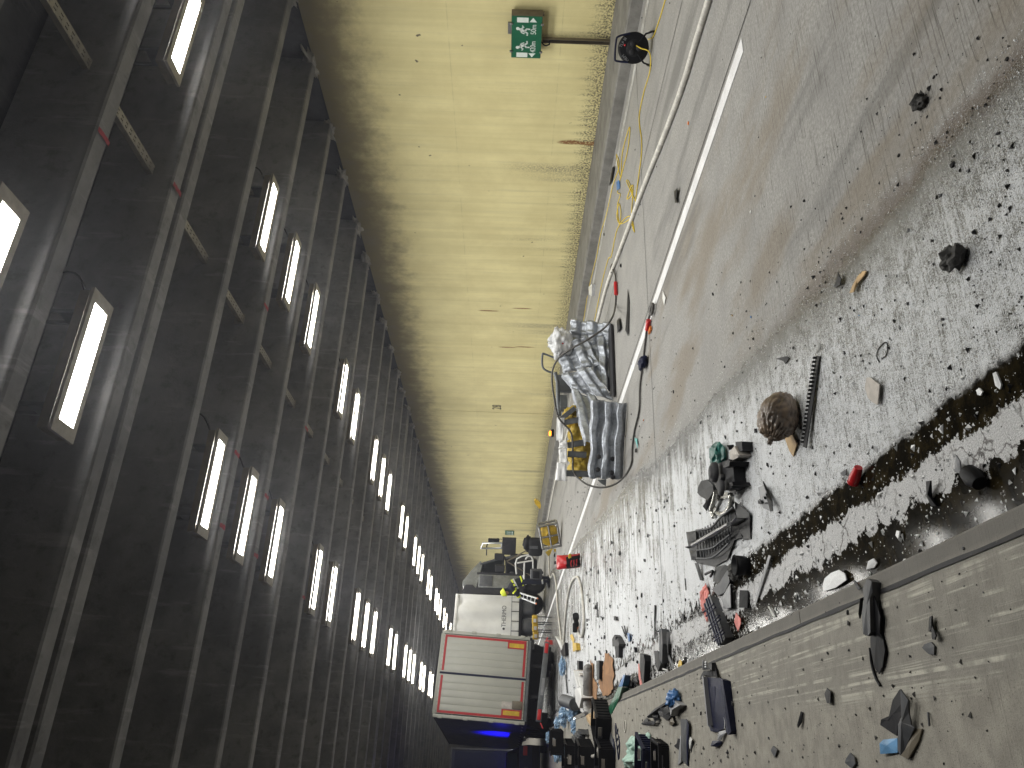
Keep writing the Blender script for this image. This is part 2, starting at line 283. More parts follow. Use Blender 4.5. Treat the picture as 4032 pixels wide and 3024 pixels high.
def wall_mat():
    t = NT('wallmat'); P = t.geo.outputs['Position']; sp = t.n('ShaderNodeSeparateXYZ'); t.l(P, sp.inputs[0]); Y, Z = sp.outputs[1], sp.outputs[2]
    st = t.noise(1, 5, .6, sc=(1, 3.2, .12), typ='world'); st2 = t.noise(1, 6, .7, sc=(1, 9, .35), typ='world'); bl = t.noise(.9, 6, .65, typ='world'); fine = t.noise(26, 5, .7, typ='world')
    c = t.mix(t.ss(bl, .3, .7), (.66, .58, .295), (.78, .7, .37)); c = t.mix(t.math('MULTIPLY', t.ss(st, .4, .66), .45), c, (.56, .49, .235))
    c = t.mix(t.math('MULTIPLY', t.ss(st2, .5, .72), .35), c, (.52, .47, .27))
    # grime under the roof beams, with a ragged lower edge
    ze = t.math('ADD', Z, t.math('MULTIPLY', t.math('SUBTRACT', st, .5), .45)); ze = t.math('ADD', ze, t.math('MULTIPLY', t.math('SUBTRACT', t.noise(2.2, 6, .7, typ='world'), .5), 1.5))
    c = t.mix(t.math('MULTIPLY', t.ss(ze, 4.15, 5.15), .8), c, (.17, .14, .09)); c = t.mix(t.math('MULTIPLY', t.math('MULTIPLY', t.ss(ze, 5.0, 5.5), t.ss(st, .35, .6)), .55), c, (.28, .25, .19))
    # mould and leak streaks rising from the walkway
    mo = t.math('MULTIPLY', t.ss(t.noise(1, 3, .6, sc=(1, .9, .06), typ='world'), .56, .66), t.ss(Z, 2.4, .6)); c = t.mix(t.math('MULTIPLY', mo, t.ss(fine, .42, .6)), c, (.17, .155, .12))
    zb = t.math('ADD', Z, t.math('MULTIPLY', t.math('SUBTRACT', st2, .5), -1.0)); c = t.mix(t.math('MULTIPLY', t.ss(zb, .62, .25), t.ss(fine, .44, .58)), c, (.085, .075, .045))
    for zl in (1.02, 2.95):      # formwork seams
        c = t.mix(t.math('MULTIPLY', t.ss(t.math('ABSOLUTE', t.math('SUBTRACT', Z, zl)), .012, .004), t.math('MULTIPLY', t.ss(st, .4, .65), .3)), c, (.3, .26, .14))
    fy = t.math('ABSOLUTE', t.math('SUBTRACT', t.math('FRACT', t.math('DIVIDE', Y, 2.32)), .5)); c = t.mix(t.math('MULTIPLY', t.ss(fy, .006, .002), t.math('MULTIPLY', t.ss(fine, .45, .65), .2)), c, (.3, .26, .14))
    for y0, z0, sy, sz in RUST:
        a = t.math('DIVIDE', t.math('SUBTRACT', Y, y0), sy); b = t.math('DIVIDE', t.math('SUBTRACT', Z, z0), sz); d = t.math('ADD', t.math('MULTIPLY', a, a), t.math('MULTIPLY', b, b))
        d = t.math('ADD', d, t.math('MULTIPLY', t.math('SUBTRACT', st2, .5), 2.4)); c = t.mix(t.math('MULTIPLY', t.ss(d, 1.2, .4), t.ss(fine, .3, .55)), c, (.2, .07, .012))
    c = t.mix(t.ss(t.noise(5, 2, .5, typ='world'), .74, .77), c, (.12, .1, .06))
    t.done(c, .7, 0, t.bump(t.math('ADD', st, t.math('MULTIPLY', fine, .3)), .12, .02)); return t.m
RUST = []
for k, a, b in [('Z2', 1620, 930), ('Z2', 1490, 920), ('Z5', 955, 355), ('Z5', 1170, 340), ('Z5', 1190, 590), ('Z5', 1080, 592)]:
    q = wp(k, a, b, 11.0); RUST.append((q.y, q.z, .07 if k == 'Z2' else .035, .28 if k == 'Z2' else .3))
wall_mat()
def ceil_mat(name, a, b):
    t = NT(name); n1 = t.noise(1.1, 6, .65, typ='world'); n2 = t.noise(6, 6, .7, typ='world'); n3 = t.noise(1, 5, .65, sc=(9, 1, 1.2), typ='world')
    c = t.mix(t.ss(n1, .3, .7), a, b); c = t.mix(t.math('MULTIPLY', t.ss(n2, .5, .7), .5), c, tuple(x*.5 for x in a)); c = t.mix(t.math('MULTIPLY', t.ss(n3, .56, .7), .4), c, tuple(min(1, x*1.5) for x in b))
    t.done(c, .85, 0, t.bump(n2, .3, .02)); return t.m
simple('redpaint', (.3, .03, .05), .8, dirt=.4)
ceil_mat('ceilmat', (.06, .062, .072), (.1, .102, .115)); ceil_mat('beammat', (.13, .131, .14), (.235, .233, .235)); ceil_mat('mortar', (.2, .19, .17), (.4, .38, .34))
t = NT('paintline'); n1 = t.noise(60, 4, .7, typ='world'); n2 = t.noise(4, 5, .7, typ='world'); c = t.mix(t.ss(n2, .3, .75), (.62, .62, .63), (.8, .8, .81)); c = t.mix(t.math('MULTIPLY', t.ss(n1, .55, .7), .7), c, (.3, .29, .28)); t.done(c, .6, 0, t.bump(n1, .3, .006))
t = NT('paintworn'); n1 = t.noise(30, 5, .7, typ='world'); n2 = t.noise(2.5, 5, .7, typ='world'); c = t.mix(t.ss(t.math('ADD', t.math('MULTIPLY', n1, .5), t.math('MULTIPLY', n2, .6)), .42, .66), (.23, .22, .205), (.55, .55, .54)); t.done(c, .7, 0, t.bump(n1, .3, .006))
# ---------------------------------------------------------------- ground
XW, ZK, XK, ZS, XS, ZC = 11.0, .18, 9.5, .12, .70, 5.40
Y0, Y1 = -14.0, 150.0
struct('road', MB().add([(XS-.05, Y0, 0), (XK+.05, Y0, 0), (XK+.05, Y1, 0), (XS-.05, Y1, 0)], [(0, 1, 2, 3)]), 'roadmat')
mb = MB().box(((XS-.085-6)/2, (Y0+Y1)/2, ZS-.25), (XS-.085+6, Y1-Y0, .5))
struct('pavement', mb, 'slabmat')
for i, y in enumerate([-2 + k*2.0 for k in range(28)]):       # kerb stones along the raised lane
    a = y + .004; b = y + 1.996
    k = obj('kerb_stone', MB().prism([(XS-.077, a, ZS-.3), (XS-.077, a, ZS+.001), (XS-.012, a, ZS+.001), (XS, a, ZS-.012), (XS, a, ZS-.3)], (0, b-a, 0)), 'slabmat', bpy.data.objects['pavement'])
mbs = MB().grid(lambda u, v: (XS-.081 + (v-.5)*.016*(1+.8*noise.noise(Vector((u*60, v*2, 3)))), -2+u*18, ZS+.004), 160, 2)
obj('joint_sealant', mbs, 'darkgrey', bpy.data.objects['pavement'])
mb = MB().prism([(XK, Y0, -.05), (XK+.02, Y0, ZK-.02), (XK+.05, Y0, ZK), (XW, Y0, ZK+.015), (XW, Y0, -.05)], (0, Y1-Y0, 0)); struct('walkway', mb, 'walkmat')
lines = MB()
p0 = gp('Z3', 385, 300); p1 = gp('Z3', 405, 330)
line = MB().grid(lambda u, v: (4.79 + (v-.5)*.15 + .006*noise.noise(Vector((u*90, v*3, 0))), 4.05 + u*60, .004), 200, 3); o = struct('road_marking', line, 'paintline')
line = MB().grid(lambda u, v: (9.12 + (v-.5)*.17 + .01*noise.noise(Vector((u*150, v*3, 0))), -6 + u*90, .004), 300, 2); o = struct('road_marking', line, 'paintworn')
o = struct('road_joint', MB().grid(lambda u, v: (4.93 + (v-.5)*.012 + .004*noise.noise(Vector((u*90, 0, 5))), -5 + u*70, .003), 300, 1), 'blackmatte')
o = struct('road_joint', MB().grid(lambda u, v: (7.1 + (v-.5)*.012 + .004*noise.noise(Vector((u*90, 0, 9))), -5 + u*70, .003), 300, 1), 'blackmatte')
for yj in (8.1, 15.6):
    struct('road_joint', MB().grid(lambda u, v: (.72 + u*8.7, yj + (v-.5)*.012 + .003*noise.noise(Vector((u*60, 0, yj))), .003), 120, 1), 'blackmatte')
# ---------------------------------------------------------------- walls
JOINTS = [6.9, 25.5, 44.05, 62.6, 81.2, 99.8, 118.4]
wall = thing('tunnel_wall', 'long yellow painted concrete tunnel wall with grimy top and rust streaks', 'wall', (XW, 0, 0))
seg = [Y0] + JOINTS + [Y1]
for a, b in zip(seg[:-1], seg[1:]):
    obj('wall_panel', MB().box((XW+.25, (a+b)/2, 2.7), (.5, b-a-.03, 5.4)), 'wallmat', wall, True)
for yj in JOINTS: obj('joint_strip', MB().box((XW+.03, yj, 2.7), (.04, .03, 5.38)), 'darkgrey', wall, True)
mb = MB()
lw = thing('tunnel_wall', 'dark concrete wall closing the far left side behind the trucks', 'wall', (-6, 0, 0))
obj('wall_panel', MB().box((-6.25, (Y0+Y1)/2, 2.7), (.5, Y1-Y0, 5.4)), 'ceilmat', lw, True)
obj('wall_panel', MB().box((2.5, Y1+.25, 2.9), (18, .5, 6.4)), 'ceilmat', lw, True)
# ---------------------------------------------------------------- ceiling with its transverse beams
ceil = struct('ceiling', MB().box((2.5, (Y0+Y1)/2, ZC+.9+.15), (18, Y1-Y0, .3)), 'ceilmat')
def beam_mesh():
    mb = MB(); h = .82
    mb.prism([(-6, -.10, .02), (-6, -.085, 0), (-6, .085, 0), (-6, .10, .02), (-6, .13, h), (-6, -.13, h)], (17.0, 0, 0)); return mb
BEAMS = []
y = 6.9
for j0, j1 in [(-11.65, 6.9), (6.9, 25.5), (25.5, 44.05), (44.05, 62.6), (62.6, 81.2), (81.2, 99.8), (99.8, 118.4), (118.4, 137)]:
    p = (j1-j0)/12
    BEAMS += [j0 + .14] + [j0 + p*k for k in range(1, 12)] + [j1 - .14]
b0 = None
for yb in BEAMS:
    if yb < -6: continue
    if b0 is None: b0 = obj('ceiling_beam', beam_mesh(), 'beammat', ceil); b = b0
    else: b = b0.copy(); COL.objects.link(b)
    b.location = (0, yb + random.uniform(-.03, .03), ZC + random.uniform(-.012, .012))
obj('wall_head', MB().box((XW+.3, (Y0+Y1)/2, ZC+.45), (.5, Y1-Y0, .92)), 'ceilmat', wall, True)
# ragged mortar where each beam beds on the wall
for i, yb in enumerate([q for q in BEAMS if 2 < q < 40]):
    mbm = MB().blob((XW-.04, yb+.1*random.uniform(-1, 1), ZC+.06), (.05, .2+.12*random.random(), .1), .9, 2.8, i, 3)
    obj('mortar_patch', mbm, 'mortar', ceil)
# perforated steel channels between the beams
ch0 = None
bl = sorted(BEAMS)
for xr in (5.62,):
    for a, b in zip(bl[:-1], bl[1:]):
        if b - a < .6 or a < -1 or a > 32: continue
        if ch0 is None:
            mbc = MB(); L = 1.36
            for sx in (-.055, .055): mbc.box((sx, 0, .03), (.006, L, .06))
            for k in range(14): 
                mbc.box((0, -L/2 + (k+.5)*L/14 + .02, 0), (.11, L/14-.045, .005))
            for sx in (-.045, 0, .045): mbc.box((sx, 0, 0.0012), (.03, L, .004))
            mbc.box((0, L/2-.02, .05), (.16, .012, .14)).box((0, -L/2+.02, .05), (.16, .012, .14))
            ch0 = obj('perforated_channel', mbc, 'lamphousing', ceil); c = ch0
        else: c = ch0.copy(); COL.objects.link(c)
        c.location = (xr, (a+b)/2, ZC + .25)
# ---------------------------------------------------------------- ceiling lamps
def lamp():
    r = bpy.data.objects.new('ceiling_light', None); COL.objects.link(r)
    W, D = 1.36, .36; f = MB()
    for s in (-1, 1): f.box((0, s*(D/2-.034), 0), (W, .068, .03)); f.box((s*(W/2-.06), 0, .0), (.12, D-.136, .03))
    obj('frame', f, 'lamphousing', r)
    obj('housing', MB().box((0, 0, .075), (W-.04, D-.04, .09)), 'housing', r)
    d = MB(); d.add([(-W/2+.12, -D/2+.068, .004), (-W/2+.12, D/2-.068, .004), (W/2-.12, D/2-.068, .004), (W/2-.12, -D/2+.068, .004)], [(0, 1, 2, 3)]); obj('diffuser', d, 'lamp', r)
    for s in (-1, 1): obj('hanger', MB().prism([(s*.45, -.12, .1), (s*.45, -.12, .6), (s*.45, -.09, .6), (s*.45, -.09, .3), (s*.45, .09, .3), (s*.45, .09, .6), (s*.45, .12, .6), (s*.45, .12, .1)], (.03, 0, 0)), 'steelgrey', r)
    c = MB().tube(smooth_path([(.55, 0, .12), (.75, .05, .2), (.95, .02, .35), (.9, 0, .6)], 4), .012, 6); obj('power_cable', c, 'black', r)
    return r
ORD = 'first second third fourth fifth sixth seventh eighth ninth tenth eleventh twelfth thirteenth fourteenth fifteenth sixteenth seventeenth eighteenth nineteenth twentieth twenty-first twenty-second twenty-third twenty-fourth twenty-fifth twenty-sixth twenty-seventh twenty-eighth twenty-ninth'.split()
ORD += ['thirtieth'] + [d + '-' + u for d in ('thirty', 'forty', 'fifty') for u in 'first second third fourth fifth sixth seventh eighth ninth'.split()]
LY = [1.45, 4.62, 6.03, 9.35, 10.8, 12.35, 15.4, 16.95, 20.0, 21.5, 22.95, 26.35, 27.75, 30.75, 32.3, 33.85, 37.0, 38.5, 41.6, 43.1, 44.9, 47.8, 50.0, 54, 58, 63, 68, 75, 85]
l0 = lamp()
for row, xr in (('nearer the wall', 7.06), ('nearer the kerb', 2.92)):
    for i, yl in enumerate(LY):
        if l0 is not None: r = l0; l0 = None; src = r
        else: r = dup(src)
        nr = min(bl, key=lambda q: abs(q-yl)); yy = yl
        if abs(nr-yl) < .32: yy = nr + math.copysign(.36, yl-nr)
        r.location = (xr + (.02 if xr > 5 else 0) - (.0 if i > 0 else 0), yy, ZC - .02)
        tag(r, 'white ceiling light, %s from the camera in the row %s' % (ORD[i-1], row) if i > 0 else 'white ceiling light above or behind the camera in the row %s' % row, 'ceiling light', 'ceiling lights')
# red survey paint on the beam edges
for x, y in [(389, 516), (693, 747), (1048, 1215), (930, 1789), (1200, 1682), (1033, 1941), (869, 2071), (990, 2177), (1185, 2347)]:
    q = gp('S', x, y, ZC); yb = min(bl, key=lambda v: abs(v-q.y)); obj('paint_mark', MB().grid(lambda u, v: (q.x + (v-.5)*.07*(.6+.8*abs(noise.noise(Vector((u*3, v, q.x))))), yb - .112 + u*.2, ZC - .018 + .03*max(0, .12-u)), 10, 3), 'redpaint', ceil)
# ---------------------------------------------------------------- escape sign on the wall
XF = 10.80
sg = thing('escape_sign', 'green lit escape route sign with running figures on a post by the wall', 'sign', (XF, 9.12, ZK))
def sp_(y, z): return Vector((XF, y, z))
ya, yb_, za, zb_ = 8.72, 9.56, 1.36, 1.87
obj('housing', MB().box((XF+.08, (ya+yb_)/2, (za+zb_)/2), (.15, yb_-ya, zb_-za), bev=.008), 'housing', sg, True)
obj('sign_face', MB().box((XF-.002, (ya+yb_)/2, (za+zb_)/2), (.012, yb_-ya-.012, zb_-za-.012)), 'signgreen', sg, True)
def sq(u, v): return Vector((XF-.0095, yb_ - u*(yb_-ya), za + v*(zb_-za)))     # u: left->right as read, v: up
def flat(name, pts, m='signwhite'): return obj(name, MB().prism([sq(*p) for p in pts], (-.002, 0, 0)), m, sg, True)
flat('door_symbol', [(.03, .45), (.14, .45), (.14, .82), (.03, .82)]); flat('door_symbol', [(.86, .45), (.97, .45), (.97, .82), (.86, .82)])
flat('arrow', [(.03, .3), (.13, .18), (.13, .42)]); flat('arrow', [(.97, .3), (.87, .18), (.87, .42)])
def runner(cx, d):
    mb = MB()
    def bar(a, b, w0):
        a = sq(cx + d*a[0], a[1]); b = sq(cx + d*b[0], b[1]); n = (b-a).cross(Vector((1, 0, 0))).normalized()*w0; e = (b-a).normalized()*w0*.6
        mb.prism([a-n-e, a+n-e, b+n+e, b-n+e], (-.002, 0, 0))
    c = sq(cx + d*.035, .79); mb.prism([c + Vector((0, math.cos(k*math.pi/6)*.03, math.sin(k*math.pi/6)*.03)) for k in range(12)], (-.0021, 0, 0))
    bar((.02, .72), (-.03, .56), .022); bar((.02, .7), (.07, .6), .011); bar((.07, .6), (.10, .64), .009); bar((0, .7), (-.06, .66), .011); bar((-.06, .66), (-.08, .58), .009)
    bar((-.03, .56), (.03, .5), .014); bar((.03, .5), (.025, .4), .012); bar((-.03, .56), (-.07, .47), .014); bar((-.07, .47), (-.12, .48), .011)
    obj('running_figure', mb, 'signwhite', sg, True)
runner(.3, -1); runner(.68, 1)
Mx = lambda u, v: Matrix.Translation(sq(u, v) - Vector((.001, 0, 0)) - Vector((sg.location))) @ Matrix(((0, 0, -1, 0), (-1, 0, 0, 0), (0, 1, 0, 0), (0, 0, 0, 1)))
text('420m', .13, Mx(.29, .27), sg, 'signwhite', sx=.78); text('50m', .13, Mx(.7, .27), sg, 'signwhite', sx=.85)
for u in (.17, .83):
    for v in (0.0, 1.0): obj('clip', MB().box(sq(u, v) + Vector((-.006, 0, 0)), (.03, .035, .05), bev=.006), 'steel', sg, True)
obj('bracket', MB().box((XF+.11, 9.05, zb_+.03), (.03, .22, .06)), 'steel', sg, True); obj('bracket', MB().box((XF+.1, 8.75, za-.012), (.05, .05, .03)), 'housing', sg, True)
ch = MB(); py = 9.28
ch.box((XF+.12, py+.035, (ZK+1.345)/2), (.06, .006, 1.345-ZK)).box((XF+.12, py-.035, (ZK+1.345)/2), (.06, .006, 1.345-ZK)).box((XF+.149, py, (ZK+1.345)/2), (.006, .064, 1.345-ZK))
obj('post', ch, 'housing', sg, True); obj('conduit', MB().tube(smooth_path([(XF+.1, py+.02, 1.36), (XF+.05, py+.05, 1.30), (XF+.08, py+.05, 1.22), (XF+.12, py, 1.15), (XF+.13, py, .3)], 4), .012, 6), 'black', sg, True)
# far escape plate, joint numbers
q = wp('Z8', 1090, 135, XW-.02); es = thing('escape_plate', 'small distant green escape plate on the wall beyond the joint', 'sign', q)
obj('plate', MB().box((0, 0, 0), (.02, .9, .5), bev=.005), 'signgreen', es); 
for dy in (-.2, .2): obj('symbol', MB().box((-.012, dy, .05), (.003, .16, .22)), 'signwhite', es); obj('symbol', MB().box((-.012, dy, -.15), (.003, .3, .08)), 'signwhite', es)
Mw = Matrix(((0, 0, -1, 0), (-1, 0, 0, 0), (0, 1, 0, 0), (0, 0, 0, 1)))
q = wp('Z5', 1010, 980, XW-.003); text('28', .46, Matrix.Translation(q - wall.location) @ Mw, wall, 'numberpaint', 'joint_number', sx=.9)
q = wp('Z8', 1027, 175, XW-.003); text('27', .4, Matrix.Translation(q - wall.location) @ Mw, wall, 'numberpaint', 'joint_number')
# ---------------------------------------------------------------- cable reel and yellow cable
c0 = (gp('K7', 1960, 440) + gp('K7', 1950, 770))/2; rl = thing('cable_reel', 'black round cable reel standing by the walkway kerb below the sign', 'cable reel', c0)
vdir = Vector((-c0.x, -c0.y, 0)).normalized(); side = Vector((vdir.y, -vdir.x, 0)).normalized()*-1      # side: towards picture right (upright)
if side.dot(RIGHT) < 0: side = -side
F = Matrix((side, Vector((0, 0, 1)), vdir)).transposed()      # local x=side, y=up, z=towards viewer
L3 = lambda x, y, z: F @ Vector((x, y, z))
RR = .19; cy = .235
for z in (.0, -.13): obj('drum_flange', MB().lathe([(0, .012), (RR-.015, .012), (RR, .006), (RR, -.006), (RR-.015, -.012), (0, -.012)], L3(0, cy, z), F, 32), 'black', rl)
obj('drum_core', MB().lathe([(.11, 0), (.14, -.02), (.15, -.06), (.14, -.10), (.11, -.12)], L3(0, cy, 0), F, 24), 'yellowcable', rl)
obj('hub_panel', MB().lathe([(0, .03), (.09, .03), (.105, .012)], L3(0, cy, 0), F, 24), 'blackmatte', rl)
for a in (.5, 2.6, 4.7):
    s_ = obj('socket', MB().lathe([(0, .05), (.03, .05), (.034, .03)], L3(.055*math.cos(a), cy+.055*math.sin(a), 0), F, 14), 'darkgrey', rl)
obj('warning_lamp', MB().lathe([(0, .026), (.012, .024), (.014, .012)], L3(.03, cy+.12, 0), F, 10), 'red', rl)
for s in (-1, 1):
    obj('stand_leg', MB().tube([L3(s*.20, .012, .03), L3(s*.17, .1, .02), L3(0, cy, .02)], .012, 8), 'black', rl); obj('foot', MB().tube([L3(s*.2, .014, .07), L3(s*.2, .014, -.2)], .014, 8), 'black', rl)
obj('handle', MB().tube(smooth_path([L3(-.17, .3, .02), L3(-.16, .44, .02), L3(-.12, .47, .02), L3(.08, .47, .02), L3(.13, .44, .02), L3(.17, .3, .02)], 4), .013, 8), 'navy', rl)
FM = F.to_4x4(); text('TLF III', .05, Matrix.Translation(L3(.06, cy+.145, .0135)) @ FM @ Matrix.Rotation(-.5, 4, 'Z'), rl, 'lightgrey', 'reel_lettering'); text('MEM', .05, Matrix.Translation(L3(-.12, cy+.1, .0135)) @ FM @ Matrix.Rotation(.8, 4, 'Z'), rl, 'lightgrey', 'reel_lettering')
def cable(name, k, pts, r, m, label, cat, n=5, z=None, lift=None):
    P = [gp(k, *p[:2], (p[2] if len(p) > 2 else 0) + r) for p in pts]; return one(name, MB().tube(smooth_path(P, n), r, 8), m, label, cat)
P = [c0 + L3(.03, cy-.02, .05), c0 + L3(.0, .16, .09), c0 + L3(-.05, .05, .14)] + [gp('Z2', *p, .008) for p in [(2000, 460), (1960, 600), (1930, 760), (1945, 900), (1945, 1000), (1930, 1120), (1910, 1270), (1895, 1390), (1810, 1450), (1785, 1400), (1800, 1320), (1812, 1380), (1800, 1450), (1790, 1330), (1808, 1260), (1790, 1230), (1850, 1000), (1870, 850), (1860, 840), (1820, 1000), (1812, 1150), (1790, 1060), (1784, 1000), (1800, 1080), (1760, 1200), (1720, 1380), (1680, 1520), (1655, 1659)]]
P += [gp('Z5', *p, .008) for p in [(1640, 60), (1600, 230), (1570, 420), (1540, 600)]]
one('power_cable', MB().tube(smooth_path(P, 5), .0075, 6), 'yellowcable', 'thin yellow power cable running from the black reel in loops along the kerb', 'cable')
cable('power_cable', 'Z2', [(2110, -40), (2070, 100), (2040, 190), (2020, 240), (1990, 255)], .0075, 'yellowcable', 'short yellow cable leaving the reel out of the picture', 'cable')
P = [gp('Z2', *p, .008) for p in [(1905, 1300), (1850, 1180), (1860, 1175), (1885, 1250), (1850, 1290), (1890, 1200), (1880, 1420), (1900, 1505), (1870, 1400), (1790, 1480), (1750, 1659)]] + [gp('Z5', *p, .008) for p in [(1730, 20), (1690, 170), (1640, 420), (1600, 560)]]
one('power_cable', MB().tube(smooth_path(P, 5), .0075, 6), 'yellowcable', 'yellow cable strand looping across the white hose towards the crushed barrier', 'cable')
# ---------------------------------------------------------------- white hose on the road
P = [gp('S', *p, .03) for p in [(2830, -130), (2790, 0), (2735, 180), (2688, 335), (2620, 520), (2540, 720), (2480, 880), (2432, 1008), (2390, 1120), (2353, 1260), (2310, 1420), (2260, 1600), (2220, 1760), (2190, 1880), (2166, 2000), (2152, 2090), (2160, 2180)]]
P += [gp('Z8', *p, .03) for p in [(1345, 300), (1352, 420), (1375, 400), (1392, 470), (1400, 600), (1415, 740), (1428, 840), (1440, 830), (1450, 700), (1465, 560), (1490, 460), (1525, 420), (1550, 470), (1565, 580), (1572, 700), (1565, 790), (1548, 806), (1532, 770), (1524, 745)]]
one('fire_hose', MB().tube(smooth_path(P, 6), .03, 10), 'hose', 'white fire hose lying along the lane and looping at the far wet patch', 'hose')
nz = thing('hose_nozzle', 'black and orange nozzle on the end of the looped white hose', 'nozzle', gp('Z8', 1520, 730)); q = gp('Z8', 1524, 745, .05)
a = gp('Z8', 1524, 750, .06); b = gp('Z8', 1520, 690, .10)
obj('coupling', MB().cyl(a, a.lerp(b, .3), .05, 12), 'orange', nz, True); obj('barrel', MB().cyl(a.lerp(b, .3), b, .06, 12, .045), 'blackmatte', nz, True); obj('grip', MB().box(a.lerp(b, .5) + Vector((-.1, 0, .03)), (.2, .08, .1), bev=.02), 'black', nz, True); obj('tip', MB().cyl(b, b + (b-a).normalized()*.12, .07, 12), 'blackmatte', nz, True)
# ---------------------------------------------------------------- crushed crash barrier
base = gp('K5', 960, 1500); cb = thing('crash_barrier', 'heap of crushed galvanised crash barrier panels pulled into a pile on the lane', 'crash barrier', gp('K5', 900, 900))
def panel(TL, TR, BR, BL, waves, amp, d, seed, crumple=.04):
    ds = d if isinstance(d, (list, tuple)) else [d]*4
    c = [dp('K5', *TL, ds[0]), dp('K5', *TR, ds[1]), dp('K5', *BR, ds[2]), dp('K5', *BL, ds[3])]
    nrm = ((c[1]-c[0]).cross(c[3]-c[0])).normalized()
    if nrm.dot(EYE - c[0]) < 0: nrm = -nrm
    def prof(v):      # flat-topped waves, like a rolled steel barrier
        s_ = math.sin(2*math.pi*(v*waves - .12)); return max(-1, min(1, s_*2.6))*amp
    def fn(u, v):
        p = c[0].lerp(c[1], u).lerp(c[3].lerp(c[2], u), v)
        n1 = noise.noise(Vector((u*3.1, v*2.3, seed))); n2 = noise.noise(Vector((u*9, v*5, seed+9)))
        p = p + nrm*(prof(v) + crumple*.55*n1 + crumple*.7*max(0, n2-.25) + .04*abs(math.sin(u*3.1*(1+.3*seed)+seed))**6) + Vector((0, 0, crumple*.5*noise.noise(Vector((u*4, seed, v)))))
        p.z = max(p.z, .012); return p
    return obj('barrier_panel', MB().grid(fn, 26, 44, True, .005), 'galv', cb, True)
dA = dep(gp('K5', 960, 1500)); dA2 = dep(gp('K5', 1000, 800))
panel((635, 1495), (655, 760), (1000, 800), (960, 1505), 2.9, .035, [dA+.1, dA2+.1, dA2, dA], 1, .07)
dM = dep(gp('K5', 870, 745)); dR = dep(gp('K5', 845, 60)); dR2 = dep(gp('K5', 850, 250))
panel((590, 1190), (465, 668), (765, 765), (900, 1190), 2.0, .04, [dA+.35, dM+.25, dM-.25, dA+.15], 2, .05)
panel((500, 705), (368, 540), (650, 455), (865, 765), 2.0, .04, [dM+.35, dM+.6, dM+.3, dM], 3, .045)
panel((400, 525), (322, 325), (600, 175), (735, 445), 2.0, .04, [dM+.75, dM+.95, dM+.75, dM+.45], 4, .045)
panel((640, 480), (545, 180), (840, 190), (870, 745), 2.0, .04, [dM+.55, dR2+.5, dR2+.08, dM+.06], 5, .05)
panel((450, 290), (462, 20), (845, 60), (860, 300), 2.6, .045, [dR+.35, dR+.5, dR, dR2+.12], 6, .045)
for (a, b, wd, off, cap) in [((640, 1465), (425, 1455), .085, .35, ((335, 1350), (430, 1520))), ((615, 1285), (440, 1275), .085, .4, ((362, 1225), (440, 1345))), ((610, 1165), (440, 1195), .085, .6, ((360, 1150), (440, 1225))), ((545, 955), (395, 985), .085, .9, ((345, 935), (412, 1150))), ((510, 845), (375, 950), .07, 1.0, None)]:
    A = dp('K5', *a, dA+off); B = dp('K5', *b, dA+off+.03); d = (B-A).normalized(); s_ = d.cross(FWD).normalized(); pm = MB()
    for k in (-1, 1): pm.prism([A + s_*wd/2*k, A + s_*wd/2*k + s_*.008*-k, A + s_*wd/2*k + s_*.008*-k + FWD*.09, A + s_*wd/2*k + FWD*.09], B-A)
    pm.prism([A - s_*wd/2, A + s_*wd/2, A + s_*wd/2 + FWD*.008, A - s_*wd/2 + FWD*.008], B-A)
    po = obj('post', pm, 'steelgrey', cb, True)
    if cap:
        c1 = [dp('K5', cap[0][0], cap[0][1], dA+off+.02), dp('K5', cap[1][0], cap[0][1], dA+off), dp('K5', cap[1][0], cap[1][1], dA+off), dp('K5', cap[0][0], cap[1][1], dA+off+.05)]
        c1 = [q + Vector((random.uniform(-.02, .02), 0, random.uniform(-.025, .025))) for q in c1]
        obj('post_cap', MB().grid(lambda u, v: c1[0].lerp(c1[1], u).lerp(c1[3].lerp(c1[2], u), v) + FWD*(.03*noise.noise(Vector((u*3, v*3, off*40)))), 8, 8, True, .02), 'whiteplastic', cb, True)
hb = MB().tube(smooth_path([dp('K5', *p, dM+.9) for p in [(310, 375), (220, 340), (203, 350), (203, 450), (230, 490), (300, 520)]], 4), .018, 8); obj('bent_tube', hb, 'steelgrey', cb, True)
rail = MB().tube([dp('K5', *p, dM+.7) for p in [(320, 510), (345, 600), (350, 750), (360, 920)]], .035, 6); obj('side_rail', rail, 'steelgrey', cb, True)
obj('strut', MB().box(dp('K5', 400, 800, dM+.6), (.3, .1, .12), rotz(.4)), 'steelgrey', cb, True)
obj('diaphragm', MB().box(dp('K5', 420, 620, dM+.9), (.35, .05, .3), rotz(.2)), 'steelgrey', cb, True); obj('skid', MB().prism([gp('K5', *p, .02) for p in [(830, 120), (860, 60), (885, 740), (840, 730)]], (0, 0, .03)), 'darkgrey', cb, True)
obj('end_plate', MB().prism([dp('K5', *p, dA+.05) for p in [(720, 1520), (800, 1510), (795, 1575), (745, 1545)]], FWD*.02), 'steelgrey', cb, True)
for (x, y) in [(730, 1300), (720, 1420), (860, 1320), (850, 1450), (860, 1490)]: obj('bolt_plate', MB().lathe([(0, .012), (.03, .012), (.038, 0)], dp('K5', x, y, dA-.04), Matrix((RIGHT, -DOWN, -FWD)).transposed(), 6), 'darkgrey', cb, True)
